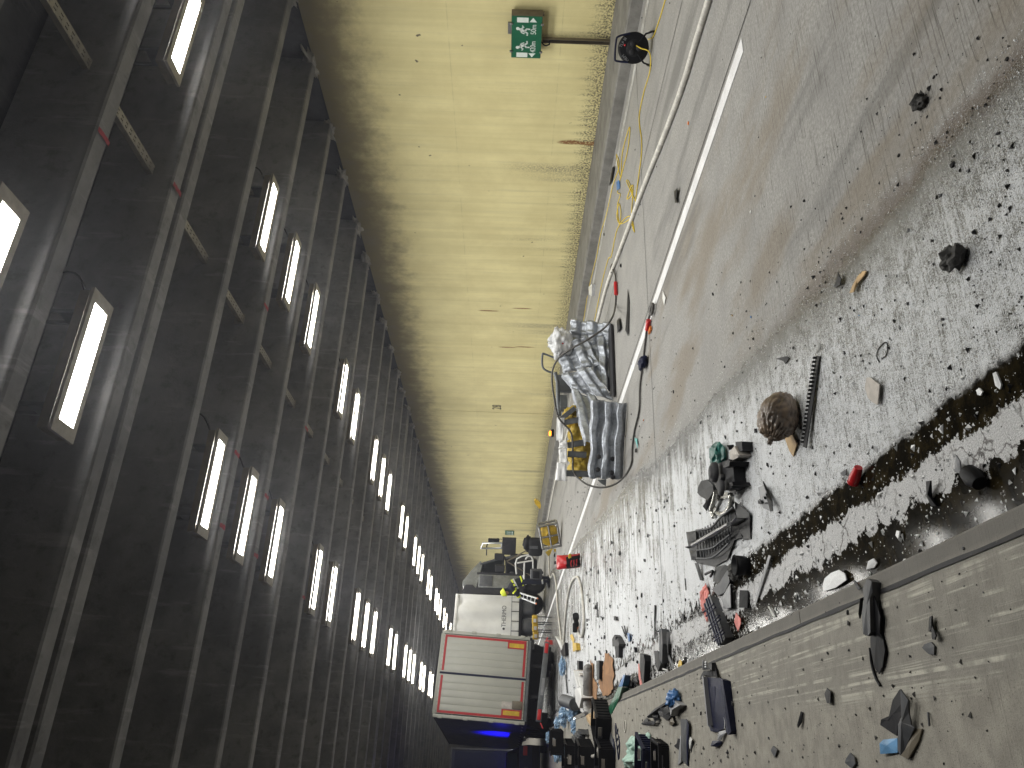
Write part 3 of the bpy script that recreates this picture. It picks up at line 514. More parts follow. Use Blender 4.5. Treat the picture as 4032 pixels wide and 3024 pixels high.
for i, (x, y, rx) in enumerate([(560, 1120, .2), (545, 1240, .22), (560, 1370, .2), (500, 930, .16), (590, 1060, .16)]):
    c = dp('K5', x, y, dA+1.15+.05*i); one('yellow_bag', MB().blob(c, (rx, .2, .19), .35, 2.2, i+20, 4), 'yellowcloth', ['crumpled yellow sack inside the crushed barrier between the posts', 'yellow sack behind the two middle grey posts of the barrier', 'yellow sack at the left end of the crushed barrier', 'pale yellow sack furthest back inside the barrier posts', 'small yellow sack tucked under the barrier panels'][i], 'sack')
c = dp('K5', 340, 240, dR+.2); wb = thing('plastic_bag', 'knotted white plastic bag with a red mark on top of the barrier heap', 'bag', c - Vector((0, 0, .2)))
def wbf(u, v):
    a = u*2*math.pi; k = noise.fractal(Vector((math.cos(a)*2, math.sin(a)*2, v*4)), .6, 2, 4); r = (.19 + .06*k)*(1 - .75*max(0, v-.62)/.38)*(.75+.5*min(v*3, 1)); return Vector((math.cos(a)*r*1.15, math.sin(a)*r*.8, -.06 + v*.42 + .04*k*(v > .6)))
obj('bag_body', MB().grid(wbf, 48, 30, True), 'bagwhite', wb); obj('red_print', MB().box((-.03, -.142, .08), (.14, .012, .025), Matrix.Rotation(.6, 3, 'Y')), 'red', wb)
# wire rope sling round the heap
rp = [gp('Z5', *p, .03) for p in [(1745, 70), (1772, 110), (1780, 170), (1780, 240), (1775, 330)]] + [dp('Z5', x, y, dA + o) for x, y, o in [(1755, 400, -.1), (1700, 470, -.12), (1600, 540, -.1), (1500, 595, 0), (1420, 650, .15), (1375, 720, .3), (1365, 800, .4), (1380, 920, .45), (1410, 1050, .5), (1490, 1150, .5), (1500, 1300, .45), (1505, 1400, .35), (1560, 1460, .2), (1620, 1490, .1), (1700, 1500, 0), (1780, 1475, -.1)]] + [gp('Z5', *p, .02) for p in [(1840, 1420), (1880, 1340), (1885, 1250), (1900, 1130), (1930, 1000), (1935, 850), (1950, 730), (1965, 600), (1985, 430), (2005, 360), (2020, 330)]]
for q in rp: q.z = max(q.z, .02)
rope = thing('wire_rope', 'dark wire rope sling wrapped round the crushed barrier with red sleeves', 'rope', gp('Z5', 1890, 1200)); obj('strand', MB().tube(smooth_path(rp, 6), .014, 8), 'rope', rope, True)
for a, b in (((1778, 170), (1780, 250)), ((1982, 480), (1992, 415))): obj('sleeve', MB().cyl(gp('Z5', *a, .035), gp('Z5', *b, .035), .03, 10), 'red', rope, True)
obj('yellow_tag', MB().box(gp('Z5', 2000, 480, .02), (.05, .12, .02)), 'orange', rope, True)
for a in ((1752, 80), (2012, 345)): obj('eye', MB().tube([gp('Z5', *a, .035) + Vector((math.cos(t_)*.05, math.sin(t_)*.09, 0)) for t_ in [k*math.pi/6 for k in range(12)]], .018, 6, closed=True), 'rope', rope, True)
obj('binding', MB().blob(gp('Z5', 1955, 690, .05), (.07, .12, .06), .5, 4, 3, 3), 'navy', rope, True)
# ---------------------------------------------------------------- near trailer, leaning
TR = thing('semi_trailer', 'leaning semi-trailer with closed white rear doors and red reflective border', 'trailer', (1.95, 25.46, 0), (0, math.radians(2.7), math.radians(4.6)))
zb, zt, W2 = .93, 3.66, 1.27; LT = 8.6
obj('side_wall', MB().box((-W2+.03, LT/2+.1, (zb+zt)/2+.02), (.05, LT, zt-zb), bev=.01), 'trailerside', TR); obj('side_wall', MB().box((W2-.03, LT/2+.1, (zb+zt)/2+.02), (.05, LT, zt-zb), bev=.01), 'trailerside', TR)
obj('roof', MB().grid(lambda u, v: ((u-.5)*2*(W2+.01), -.02+v*LT, zt+.02 + .10*(1-abs(2*u-1)**3)), 14, 2, True, .04), 'blackmatte', TR); obj('front_wall', MB().box((0, LT+.1, (zb+zt)/2), (2*W2-.1, .06, zt-zb)), 'trailerside', TR)
obj('floor', MB().box((0, LT/2, zb-.06), (2*W2, LT, .1)), 'blackmatte', TR)
for i in range(9): obj('tie_rail', MB().box((-W2-.012, .7+i*.85, zb+.02), (.02, .25, .05)), 'lightgrey', TR)
fr = MB(); fr.box((-W2+.03, 0, (zb+zt)/2), (.10, .10, zt-zb+.06), bev=.01); obj('corner_post', fr, 'doorwhite', TR); obj('corner_post', MB().box((W2-.03, 0, (zb+zt)/2), (.10, .10, zt-zb+.06), bev=.01), 'doorwhite', TR)
obj('header', MB().box((0, .01, zt+.01), (2*W2-.16, .09, .1), bev=.01), 'doorwhite', TR); obj('sill', MB().box((0, .01, zb-.03), (2*W2-.16, .09, .1), bev=.01), 'steelgrey', TR)
for s in (-1, 1):
    dr = obj('door', MB().box((s*.59, -.035, (zb+zt)/2), (1.15, .05, zt-zb-.05), bev=.006), 'doorwhite', TR)
    for k in range(5): obj('plank', MB().box((s*.59 + (k-2)*.208, -.062, (zb+zt)/2), (.205, .008, zt-zb-.3), bev=.003), 'doorwhite', dr)
    obj('tape', MB().box((s*1.115, -.064, (zb+zt)/2), (.07, .008, zt-zb-.16)), 'redtape', dr); obj('tape', MB().box((s*.585, -.0645, zt-.11), (1.03, .007, .07)), 'redtape', dr); obj('tape', MB().box((s*.585, -.0645, zb+.11), (1.03, .007, .07)), 'redtape', dr)
    for k in range(4): obj('hinge', MB().box((s*(W2+.005), -.05, zb+.2+k*.78), (.07, .06, .14), bev=.01), 'doorwhite', dr)
    for z in [zb+.05, zt-.05]:
        for k in range(9): obj('rivet', MB().box((s*(.1+k*.125), -.064, z), (.014, .012, .014)), 'darkgrey', dr)
    obj('seal', MB().box((s*.016, -.06, (zb+zt)/2), (.03, .02, zt-zb-.06)), 'navy', dr)
mk = thing; 
m1 = obj('marker_plate', MB().box((.98, -.077, zb+.38), (.2, .01, .56)), 'redtape', TR); obj('yellow_field', MB().box((.98, -.084, zb+.38), (.13, .006, .46)), 'yellow', m1)
m1 = obj('marker_plate', MB().box((-1.0, -.077, zb+.4), (.2, .01, .6)), 'redtape', TR); obj('yellow_field', MB().box((-1.0, -.084, zb+.4), (.13, .006, .5)), 'yellow', m1)
m2 = obj('label_board', MB().box((-.78, -.077, zb+.4), (.2, .01, .62)), 'paper', TR); obj('document_box', MB().box((-.76, -.10, zb+.24), (.22, .05, .3), bev=.01), 'housing', m2)
bm_ = Matrix.Rotation(math.radians(3.2), 3, 'Y'); bu = obj('under_run_bumper', MB().box((.02, .05, .42), (2.35, .1, .17), bm_, .01), 'steelgrey', TR)
for s in (-1, 1): obj('tail_light', MB().box(Vector((.02, .05, .42)) + bm_ @ Vector((s*.98, -.06, 0)), (.3, .03, .11), bm_, .008), 'red', bu); obj('lamp_stalk', MB().tube([Vector((s*1.18, .05, .42)), Vector((s*1.26, .02, .38)), Vector((s*1.34, 0, .34))], .02, 6), 'red', bu)
obj('number_plate', MB().box((-.15, -.006, .42), (.5, .01, .09), bm_), 'lightgrey', bu)
for s in (-.45, .45): obj('chassis_rail', MB().box((s, LT/2, .74), (.12, LT-.3, .24)), 'blackmatte', TR); obj('bumper_arm', MB().box((s, .12, .58), (.08, .08, .3)), 'blackmatte', TR)
for yy in (1.6, 2.9, 4.2):
    for s in (-1, 1):
        wh = obj('wheel', MB().lathe([(.2, -.14), (.47, -.15), (.5, -.1), (.5, .1), (.47, .15), (.2, .14)], (s*1.02, yy, .5), Matrix.Rotation(math.pi/2, 3, 'Y'), 24), 'rubber', TR); obj('rim', MB().lathe([(0, -.1), (.18, -.1), (.24, -.13)], (s*1.02, yy, .5), Matrix.Rotation(math.pi/2*s*1, 3, 'Y'), 16), 'steelgrey', wh)
for s in (-1, 1): obj('mud_flap', MB().box((s*1.0, .85, .45), (.44, .015, .55)), 'rubber', TR)
# blue beacon standing behind, its light falls on the dark trailer side
bq = Vector((-.95, 28.2, ZS + 1.36))
bc = thing('warning_beacon', 'flashing blue beacon on the added dark car roof shining on the trailer side', 'beacon', bq)
obj('base', MB().cyl((0, 0, 0), (0, 0, .03), .09, 12), 'black', bc); obj('lens', MB().lathe([(0, .17), (.05, .16), (.07, .11), (.07, .05), (.075, .03)], (0, 0, 0), None, 14), 'beaconblue', bc)
ld = bpy.data.lights.new('beacon_lamp', 'SPOT'); ld.energy = 2400; ld.color = (.02, .01, 1); ld.shadow_soft_size = .06; ld.spot_size = math.radians(72); ld.spot_blend = 1.0; lo = bpy.data.objects.new('beacon_lamp', ld); COL.objects.link(lo); lo.parent = bc; lo.location = (.12, 0, .12)
tgt = wm(TR) @ Vector((-1.3, 3.3, 1.6)); lo.rotation_euler = (tgt - (bq + Vector(lo.location))).to_track_quat('-Z', 'Y').to_euler()
obj('underbody_shade_block', MB().box((0, 3.3, .6), (2.0, 5.0, .42)), 'blackmatte', TR)  # dark block added to stand for the shade under the trailer
# ---------------------------------------------------------------- truck across the lane: white curtain body and grey cab
hd = math.atan2(.6, 1.76); TK = thing('truck', 'truck with white curtain body and wrecked grey cab facing the yellow wall', 'truck', (5.83, 33.0, 0), (0, 0, hd))
# local x = driving direction, y = away from the camera; x=0 at the front end of the body
BL_ = 3.3
def curt(u, v): x = -BL_ + u*BL_; z = 1.12 + v*2.52; return (x, -.0 + .05*math.sin(u*27 + 2*math.sin(v*2.2)) * (1-.3*v) + .06*noise.noise(Vector((u*6, v*3, 1))) + .02*math.sin(v*5+u*9), z)
cu_ = obj('curtain', MB().grid(curt, 70, 30, True), 'tarp', TK); obj('body', MB().box((-BL_/2, 1.38, 2.4), (BL_-.04, 2.4, 2.6)), 'tarp', TK)
obj('roof_rail', MB().box((-BL_/2, -.01, 3.72), (BL_+.06, .12, .12), bev=.02), 'white', TK); obj('bottom_rail', MB().box((-BL_/2, .02, 1.06), (BL_, .1, .1)), 'black', TK); obj('head_board', MB().box((.03, 1.25, 2.4), (.05, 2.5, 2.7)), 'white', TK)
obj('tarp_band', MB().box((-BL_/2, -.1, 1.42), (BL_, .006, .03)), 'lightgrey', cu_)
for k in range(8): st_ = obj('strap', MB().box((-.28-k*.43, -.1, 1.24), (.03, .01, .38)), 'blackmatte', TK)
Mt = Matrix.Translation((-.95, -.125, 1.72)) @ Matrix.Rotation(math.pi/2, 4, 'X'); text('THERMO', .25, Mt, cu_, 'numberpaint', 'lettering', .001, .95); obj('logo_dot', MB().lathe([(0, .003), (.05, .003), (.05, 0)], (-1.5, -.122, 1.72), Matrix.Rotation(math.pi/2, 3, 'X'), 12), 'numberpaint', cu_)
for x0 in (-.35, -1.15, -2.0): obj('tank', MB().box((x0, .35, .72), (.62, .55, .52), bev=.14), 'midgrey', TK)
obj('chassis', MB().box((-.8, 1.25, .85), (5.0, .9, .25)), 'blackmatte', TK)
for x0 in (-2.4, .9): 
    for yy in (.35, 2.2): wh = obj('wheel', MB().lathe([(.2, -.14), (.46, -.15), (.5, -.1), (.5, .1), (.46, .15), (.2, .14)], (x0, yy, .5), Matrix.Rotation(math.pi/2, 3, 'X'), 22), 'rubber', TK); obj('rim', MB().lathe([(0, .1), (.18, .1), (.24, .13)], (x0, yy, .5), Matrix.Rotation(math.pi/2, 3, 'X'), 14), 'steelgrey', wh)
cx = .12
obj('side_deflector', MB().prism([(cx, .02, .95), (cx+.28, .05, .95), (cx+.28, .05, 3.0), (cx+.42, .06, 3.1), (cx+.42, .06, 3.4), (cx+.1, .03, 3.55), (cx, .02, 3.5)], (0, .06, 0)), 'darkgrey', TK)
cabp = [(cx+.3, .9), (cx+.3, 3.45), (cx+.55, 3.6), (cx+1.2, 3.25), (cx+1.75, 2.75), (cx+1.95, 2.0), (cx+2.0, .7), (cx+1.4, .7)]
roof = MB().prism([(cx+.32, .1, 2.95), (cx+.32, .1, 3.5), (cx+.6, .1, 3.55), (cx+1.15, .1, 3.2), (cx+1.6, .1, 2.85), (cx+1.5, .1, 2.75)], (0, 2.3, 0)); obj('cab_roof', roof, 'cabgrey', TK)
obj('sleeper_panel', MB().box((cx+.62, .08, 2.0), (.62, .06, 1.75), bev=.02), 'cabgrey', TK); obj('sleeper_trim', MB().box((cx+.62, .04, 2.55), (.5, .03, .55), bev=.01), 'midgrey', TK); obj('cab_back', MB().box((cx+.34, 1.25, 1.9), (.06, 2.3, 2.1)), 'darkgrey', TK)
obj('lower_side', MB().box((cx+1.1, .1, 1.05), (1.6, .08, .35), bev=.02), 'darkgrey', TK); obj('cab_floor', MB().box((cx+1.2, 1.25, 1.0), (1.7, 2.2, .1)), 'black', TK)
obj('pillar', MB().tube([(cx+1.0, .1, 2.95), (cx+1.0, .1, 1.2)], .06, 6), 'darkgrey', TK); obj('pillar', MB().tube([(cx+1.45, .12, 2.85), (cx+1.8, .15, 2.0), (cx+1.95, .15, 1.2)], .06, 6), 'midgrey', TK); obj('pillar', MB().tube([(cx+1.45, 2.35, 2.85), (cx+1.8, 2.35, 2.0), (cx+1.95, 2.35, 1.0)], .06, 6), 'midgrey', TK)
obj('far_side', MB().box((cx+1.15, 2.36, 1.6), (1.6, .05, 1.3)), 'cabgrey', TK); obj('dashboard', MB().box((cx+1.75, 1.25, 1.5), (.35, 2.1, .5), bev=.08), 'black', TK); obj('windscreen', MB().add([(cx+1.5, .2, 2.8), (cx+1.85, .2, 1.8), (cx+1.85, 2.3, 1.8), (cx+1.5, 2.3, 2.8)], [(0, 1, 2, 3)]), 'glass', TK)
st_ = obj('seat', MB().box((cx+1.15, .75, 1.45), (.5, .55, .25), bev=.08).box((cx+.95, .75, 1.9), (.2, .5, .8), bev=.08), 'midgrey', TK)
obj('front_grille', MB().box((cx+2.0, 1.25, 1.1), (.12, 2.3, .9), bev=.05), 'darkgrey', TK); 
for k in range(5): obj('grille_bar', MB().box((cx+2.08, .7, 1.0+k*.14), (.05, 1.0, .05)), 'silver', TK)
dr = obj('open_door', MB().box((cx+2.0, -.55, 1.62), (.08, .9, .6), rotz(.35), .02), 'darkgrey', TK)
wf = [Vector((cx+1.86, -.98, 1.95)), Vector((cx+2.16, -.1, 1.95)), Vector((cx+2.06, -.2, 2.85)), Vector((cx+1.88, -.9, 2.75))]; obj('window_frame', MB().tube(wf, .045, 6, closed=True), 'silver', dr)
obj('mirror', MB().box((cx+2.35, -.35, 2.3), (.14, .3, .5), bev=.04), 'black', TK)
obj('mirror_arm', MB().tube([(cx+1.9, .1, 2.6), (cx+2.2, -.2, 2.6), (cx+2.33, -.33, 2.5)], .025, 6), 'black', TK)
# dark box truck further left
D3 = thing('box_truck', 'dark box truck with yellow lettering in the gloom left of the trailer', 'truck', (-1.2, 40, ZS), (0, 0, 0))
obj('box', MB().box((0, 3, 2.45), (2.5, 6, 2.9), bev=.03), 'trailerside', D3); obj('rear_frame', MB().box((1.22, -.02, 2.45), (.07, .06, 2.9)).box((0, -.02, 3.87), (2.38, .06, .07)), 'midgrey', D3)
text('ING', .36, Matrix.Translation((.78, -.012, 3.25)) @ Matrix.Rotation(math.pi/2, 4, 'X'), D3, 'yellow', 'lettering'); obj('roller_door', MB().box((0, -.01, 2.4), (2.2, .03, 2.6)), 'navy', D3); obj('rear_bumper', MB().box((0, -.02, .55), (2.4, .1, .14)), 'steelgrey', D3)
for s in (-1, 1):
    obj('wheel', MB().lathe([(.2, -.14), (.42, -.15), (.45, -.1), (.45, .1), (.42, .15), (.2, .14)], (s*.98, 1.2, .45), Matrix.Rotation(math.pi/2, 3, 'Y'), 20), 'rubber', D3)
obj('work_lamp', MB().lathe([(0, -.03), (.05, -.03), (.06, .02)], (1.28, -.09, .95), Matrix.Rotation(-math.pi/2, 3, 'X'), 12), 'lightwhite', D3); obj('chassis', MB().box((0, 3, .8), (.9, 6, .35)), 'blackmatte', D3)
VN = thing('car', 'added dark car filling the dark gap left of the trailer', 'car', (-.72, 27.6, ZS), (0, 0, 0))  # car added to fill the dark gap and carry the blue beacon
obj('body', MB().prism([(-.9, 0, .25), (.9, 0, .25), (.92, 0, .6), (.88, 0, .92), (-.88, 0, .92), (-.92, 0, .6)], (0, 4.3, 0)), 'trailerside', VN); obj('cabin', MB().prism([(-.84, .25, .92), (.84, .25, .92), (.66, .5, 1.36), (-.66, .5, 1.36)], (0, 2.3, 0)), 'black', VN)
obj('rear_window', MB().box((0, .36, 1.14), (1.3, .02, .34), Matrix.Rotation(-.5, 3, 'X')), 'glass', VN); obj('bumper', MB().box((0, -.05, .4), (1.8, .12, .22), bev=.03), 'blackmatte', VN); obj('number_plate', MB().box((0, -.02, .7), (.5, .02, .11)), 'midgrey', VN)
for s in (-1, 1): obj('tail_light', MB().box((s*.74, -.015, .74), (.28, .03, .14), bev=.01), 'redtape', VN); obj('wheel', MB().lathe([(.18, -.1), (.3, -.11), (.32, -.07), (.32, .07), (.3, .11), (.18, .1)], (s*.8, .8, .32), Matrix.Rotation(math.pi/2, 3, 'Y'), 18), 'rubber', VN)
# ---------------------------------------------------------------- firefighter leaning beside the cab
fd = 29.5
def person():
    root = dp('K2', 1760, 700, 1); hx = dp('K2', 1600, 680, fd); base = Vector((hx.x, hx.y, 0)); r = thing('person', 'person in dark turnout coat, yellow helmet and reflective bands, bending beside the cab', 'person', base)
    lx = RIGHT.copy(); lx.z = 0; lx.normalize(); fy = Vector((-lx.y, lx.x, 0))
    V = lambda a, b, c: lx*a + fy*b + Vector((0, 0, c))
    J = {'pel': (V(0, 0, .98), .17), 'sp': (V(-.07, -.02, 1.18), .17), 'ch': (V(-.2, -.06, 1.42), .19), 'ne': (V(-.34, -.08, 1.56), .075), 'he': (V(-.43, -.1, 1.66), .10), 'hd2': (V(-.47, -.11, 1.73), .1),
         'sl': (V(-.3, -.24, 1.46), .095), 'el': (V(-.48, -.3, 1.24), .075), 'wl': (V(-.66, -.25, 1.12), .055), 'hl': (V(-.74, -.22, 1.09), .04), 'sr': (V(-.2, .14, 1.48), .095), 'er': (V(-.42, .2, 1.26), .075), 'wr': (V(-.64, .1, 1.14), .055), 'hr': (V(-.72, .06, 1.1), .04),
         'tl': (V(.0, -.12, .9), .125), 'kl': (V(-.04, -.14, .5), .09), 'al': (V(.03, -.14, .1), .065), 'fl': (V(-.14, -.15, .05), .05), 'tr': (V(.04, .12, .9), .125), 'kr': (V(.02, .14, .5), .09), 'ar': (V(.1, .14, .1), .065), 'fr': (V(-.07, .14, .05), .05)}
    E = [('pel', 'sp'), ('sp', 'ch'), ('ch', 'ne'), ('ne', 'he'), ('he', 'hd2'), ('ch', 'sl'), ('sl', 'el'), ('el', 'wl'), ('wl', 'hl'), ('ch', 'sr'), ('sr', 'er'), ('er', 'wr'), ('wr', 'hr'), ('pel', 'tl'), ('tl', 'kl'), ('kl', 'al'), ('al', 'fl'), ('pel', 'tr'), ('tr', 'kr'), ('kr', 'ar'), ('ar', 'fr')]
    ks = list(J); me = bpy.data.meshes.new('body'); me.from_pydata([tuple(J[k][0]) for k in ks], [(ks.index(a), ks.index(b)) for a, b in E], [])
    o = bpy.data.objects.new('body', me); COL.objects.link(o); o.parent = r; sk = o.modifiers.new('skin', 'SKIN')
    for i, k in enumerate(ks): me.skin_vertices[0].data[i].radius = (J[k][1], J[k][1])
    me.skin_vertices[0].data[0].use_root = True; sub = o.modifiers.new('sub', 'SUBSURF'); sub.levels = 2; sub.render_levels = 2
    me.materials.append(M['navycloth'])
    hc = J['hd2'][0]; obj('helmet', MB().lathe([(0, .16), (.08, .145), (.13, .09), (.15, .02), (.19, -.02), (.17, -.025), (.14, -.02)], hc + Vector((0, 0, .0)), Matrix.Rotation(-.5, 3, 'Y') @ rotz(0), 18), 'hivis', r)
    obj('face', MB().blob(J['he'][0] + V(-.04, -.04, .0), (.085, .08, .1), .08, 2, 1, 3), 'skin', r)
    def ring(p, d, rad, wd, m): 
        a = Vector(p) - Vector(d).normalized()*wd/2; b = Vector(p) + Vector(d).normalized()*wd/2; obj('reflective_band', MB().tube([a, b], rad, 16, cap=False), m, r)
    for a, b, t_, rad, m in [('pel', 'sp', .05, .195, 'silver'), ('pel', 'sp', .55, .2, 'hivis'), ('sp', 'ch', .6, .212, 'silver'), ('sp', 'ch', .85, .212, 'hivis'), ('sl', 'el', .5, .1, 'hivis'), ('el', 'wl', .4, .083, 'hivis'), ('el', 'wl', .7, .077, 'silver'), ('kl', 'al', .5, .092, 'silver'), ('kr', 'ar', .5, .092, 'silver')]:
        p, q = J[a][0], J[b][0]; ring(p.lerp(q, t_), q-p, rad, .06, m)
    for k in ('hl', 'hr'):
        h0 = J[k][0]; hm = MB()
        for i in range(4): hm.tube([h0 + V(0, -.03+.02*i, 0), h0 + V(-.05, -.03+.02*i, -.01), h0 + V(-.075, -.03+.02*i, -.04)], .01, 6)
        hm.tube([h0 + V(.02, -.04, 0), h0 + V(-.02, -.06, -.03)], .011, 6); obj('glove', hm, 'blackmatte', r)
    for k in ('fl', 'fr'): obj('boot', MB().box(J[k][0] + V(.06, 0, .0), (.28, .11, .1), bev=.03), 'blackmatte', r)
    obj('radio', MB().box(V(-.1, -.22, 1.38), (.06, .05, .14), bev=.01), 'black', r)
person()
# ladder against the truck
la = thing('ladder', 'short aluminium ladder leaning against the white truck body', 'ladder', gp('S', 2120, 2352)); ld_ = 30.5
A0, A1 = dp('K2', 1720, 945, ld_), dp('K2', 1430, 855, ld_+.6); B0, B1 = dp('K2', 1700, 1020, ld_), dp('K2', 1440, 920, ld_+.6)
for a, b in ((A0, A1), (B0, B1)): obj('rail', MB().tube([a, b], .035, 6), 'silver', la, True)
for k in range(5): obj('rung', MB().tube([A0.lerp(A1, (k+.5)/5), B0.lerp(B1, (k+.5)/5)], .018, 6), 'silver', la, True)
for a in (A0, B0): obj('foot', MB().box(a, (.05, .05, .06)), 'orange', la, True)
# floodlights on a tripod
fl = thing('floodlight_stand', 'tripod with two black work floodlights seen from behind', 'floodlight', gp('S', 2135, 2200)); f_ = 28.5
hub = dp('K2', 1270, 405, f_)
for x, y in ((1650, 200), (1480, 310), (1700, 660)): 
    e = dp('K2', x, y, f_); e2 = hub.lerp(e, 1.0); obj('tripod_leg', MB().cyl(hub, e2, .022, 6), 'housing', fl, True)
obj('mast', MB().tube([hub, dp('K2', 1255, 480, f_), dp('K2', 1260, 410, f_), dp('K2', 1240, 330, f_)], .025, 6), 'black', fl, True)
for x, y in ((1165, 340), (1175, 505)):
    c = dp('K2', x, y, f_); hdm = obj('lamp_head', MB().box(c, (.24, .16, .36), rotz(-.4), .03), 'black', fl, True)
    obj('grille', MB().box(c - Vector((.03, .09, 0)), (.2, .02, .3), rotz(-.4)), 'darkgrey', hdm, True)
# white tube frame with power unit
pu = thing('power_unit', 'rescue power unit in a white tube frame in front of the cab', 'machine', gp('S', 2125, 2220)); f_ = 28.0
for pts in ([(1650, 300), (1420, 370), (1415, 590)], [(1420, 430), (1655, 395)], [(1655, 400), (1655, 640)], [(1530, 420), (1525, 650)], [(1545, 380), (1580, 335), (1630, 340), (1655, 400)]):
    obj('frame_tube', MB().tube(smooth_path([dp('K2', *p, f_) for p in pts], 3), .03, 8), 'white', pu, True)
obj('engine', MB().box(dp('K2', 1620, 470, f_+.25), (.5, .4, .45), rotz(-.4), .05), 'black', pu, True); obj('drum', MB().cyl(dp('K2', 1600, 360, f_+.2), dp('K2', 1600, 430, f_+.3), .16, 14), 'midgrey', pu, True)
gu = thing('generator', 'small grey generator box with a green light beside the firefighter', 'machine', gp('S', 2128, 2262)); obj('case', MB().box(dp('K2', 1700, 590, 27.6), (.34, .3, .42), rotz(-.4), .04), 'midgrey', gu, True); obj('panel', MB().box(dp('K2', 1700, 600, 27.4), (.26, .04, .24), rotz(-.4), .01), 'black', gu, True)
for y in (570, 645): obj('wheel', MB().cyl(dp('K2', 1775, y, 27.5), dp('K2', 1775, y, 27.62), .07, 12), 'rubber', gu, True)
bb = thing('tool_bag', 'black tool bag slumped against the yellow wall base', 'bag', gp('K8', 370, 1150)); c = dp('K8', 250, 1120, 27.5); obj('bag_body', MB().box(c - Vector((0, 0, .12)), (.62, .4, .5), rotz(-.5), .1), 'blackmatte', bb, True); obj('bag_top', MB().blob(c + Vector((0.1, 0, .15)), (.28, .2, .18), .3, 2, 4, 3), 'black', bb, True); obj('strap', MB().box(c - Vector((.08, .24, .05)), (.1, .02, .3), rotz(-.5)), 'midgrey', bb, True)
# yellow drum in a grey cage
yf = thing('caged_drum', 'yellow hose drum inside a tilted grey square cage', 'drum', gp('K8', 870, 1000)); f_ = dep(gp('K8', 900, 1120)) + .15
cq = [dp('K8', *p, f_) for p in [(400, 690), (790, 610), (870, 1100), (480, 1170)]]; ctr = sum(cq, Vector())/4; nn = (cq[1]-cq[0]).cross(cq[3]-cq[0]).normalized(); nn = nn if nn.dot(FWD) > 0 else -nn
for i in range(4): obj('cage_bar', MB().tube([cq[i], cq[(i+1) % 4]], .035, 4), 'steel', yf, True); obj('cage_bar', MB().tube([cq[i]+nn*.5, cq[(i+1) % 4]+nn*.5], .035, 4), 'steel', yf, True); obj('cage_bar', MB().tube([cq[i], cq[i]+nn*.5], .035, 4), 'steel', yf, True)
for i in (0, 1): obj('cage_bar', MB().tube([(cq[i]+cq[i+1])/2, (cq[(i+2) % 4]+cq[(i+3) % 4])/2], .03, 4), 'steel', yf, True)
ex = (cq[1]-cq[0]).normalized(); ey = nn.cross(ex); FMx = Matrix((ex, ey, nn)).transposed(); RD = (cq[1]-cq[0]).length*.56
dd = obj('drum_disc', MB().lathe([(0, .06), (RD*.25, .06), (RD*.28, .03), (RD*.34, .03), (RD*.37, .06), (RD*.95, .06), (RD, .1), (RD, .42), (0, .42)], ctr, FMx, 36), 'yellow', yf, True)
for k, pts in enumerate([[(545, 1250), (700, 1160), (650, 1290), (600, 1330)], [(720, 1190), (900, 1140), (880, 1190), (740, 1240)]]):
    d0 = dep(gp('K8', 700, 1300, .1)); one('yellow_sheet', MB().prism([dp('K8', *p, d0) for p in pts], FWD*.12), 'yellowcloth', ['folded yellow sheet hanging below the caged drum', 'crumpled yellow strip beside the foot of the caged drum'][k], 'sheet')
d0 = 27.0; one('yellow_block', MB().prism([dp('K8', *p, 22.0) for p in [(300, 130), (330, 95), (430, 160), (440, 230), (425, 310), (310, 180)]], FWD*.3), 'yellow', 'yellow wedge block standing on the walkway against the wall', 'block')
# red bag with black side
rb = thing('red_bag', 'red bag with black printed side standing on the lane', 'bag', gp('K8', 1320, 1500)); f_ = dep(gp('K8', 1330, 1600))
def bagf(u, v):
    p = dp('K8', 800 + 520*u, 1370 + 300*v - 45*u, f_); p += FWD*(.25 - .25*math.sin(u*math.pi)**.5*math.sin(min(max(v, .02), .98)*math.pi)**.5) + Vector((0, 0, .02*noise.noise(Vector((u*6, v*6, 2))))); return p
obj('bag_side', MB().grid(bagf, 24, 18, True), 'red', rb, True); obj('bag_back', MB().grid(lambda u, v: bagf(u, v) + FWD*(.05+.3*math.sin(u*math.pi)*math.sin(v*math.pi)), 12, 10, True), 'red', rb, True)
obj('black_panel', MB().grid(lambda u, v: bagf(.38+.6*u, .06+.86*v) - FWD*.012, 12, 12, True), 'black', rb, True)
for k in range(3): obj('red_print', MB().grid(lambda u, v: bagf(.55+.12*k+.05*u, .25+.5*v) - FWD*.02, 2, 6), 'red', rb, True)
obj('handle', MB().tube(smooth_path([dp('K8', *p, f_) for p in [(1060, 1370), (1055, 1300), (1080, 1290), (1085, 1360)]], 3), .02, 6), 'yellow', rb, True)
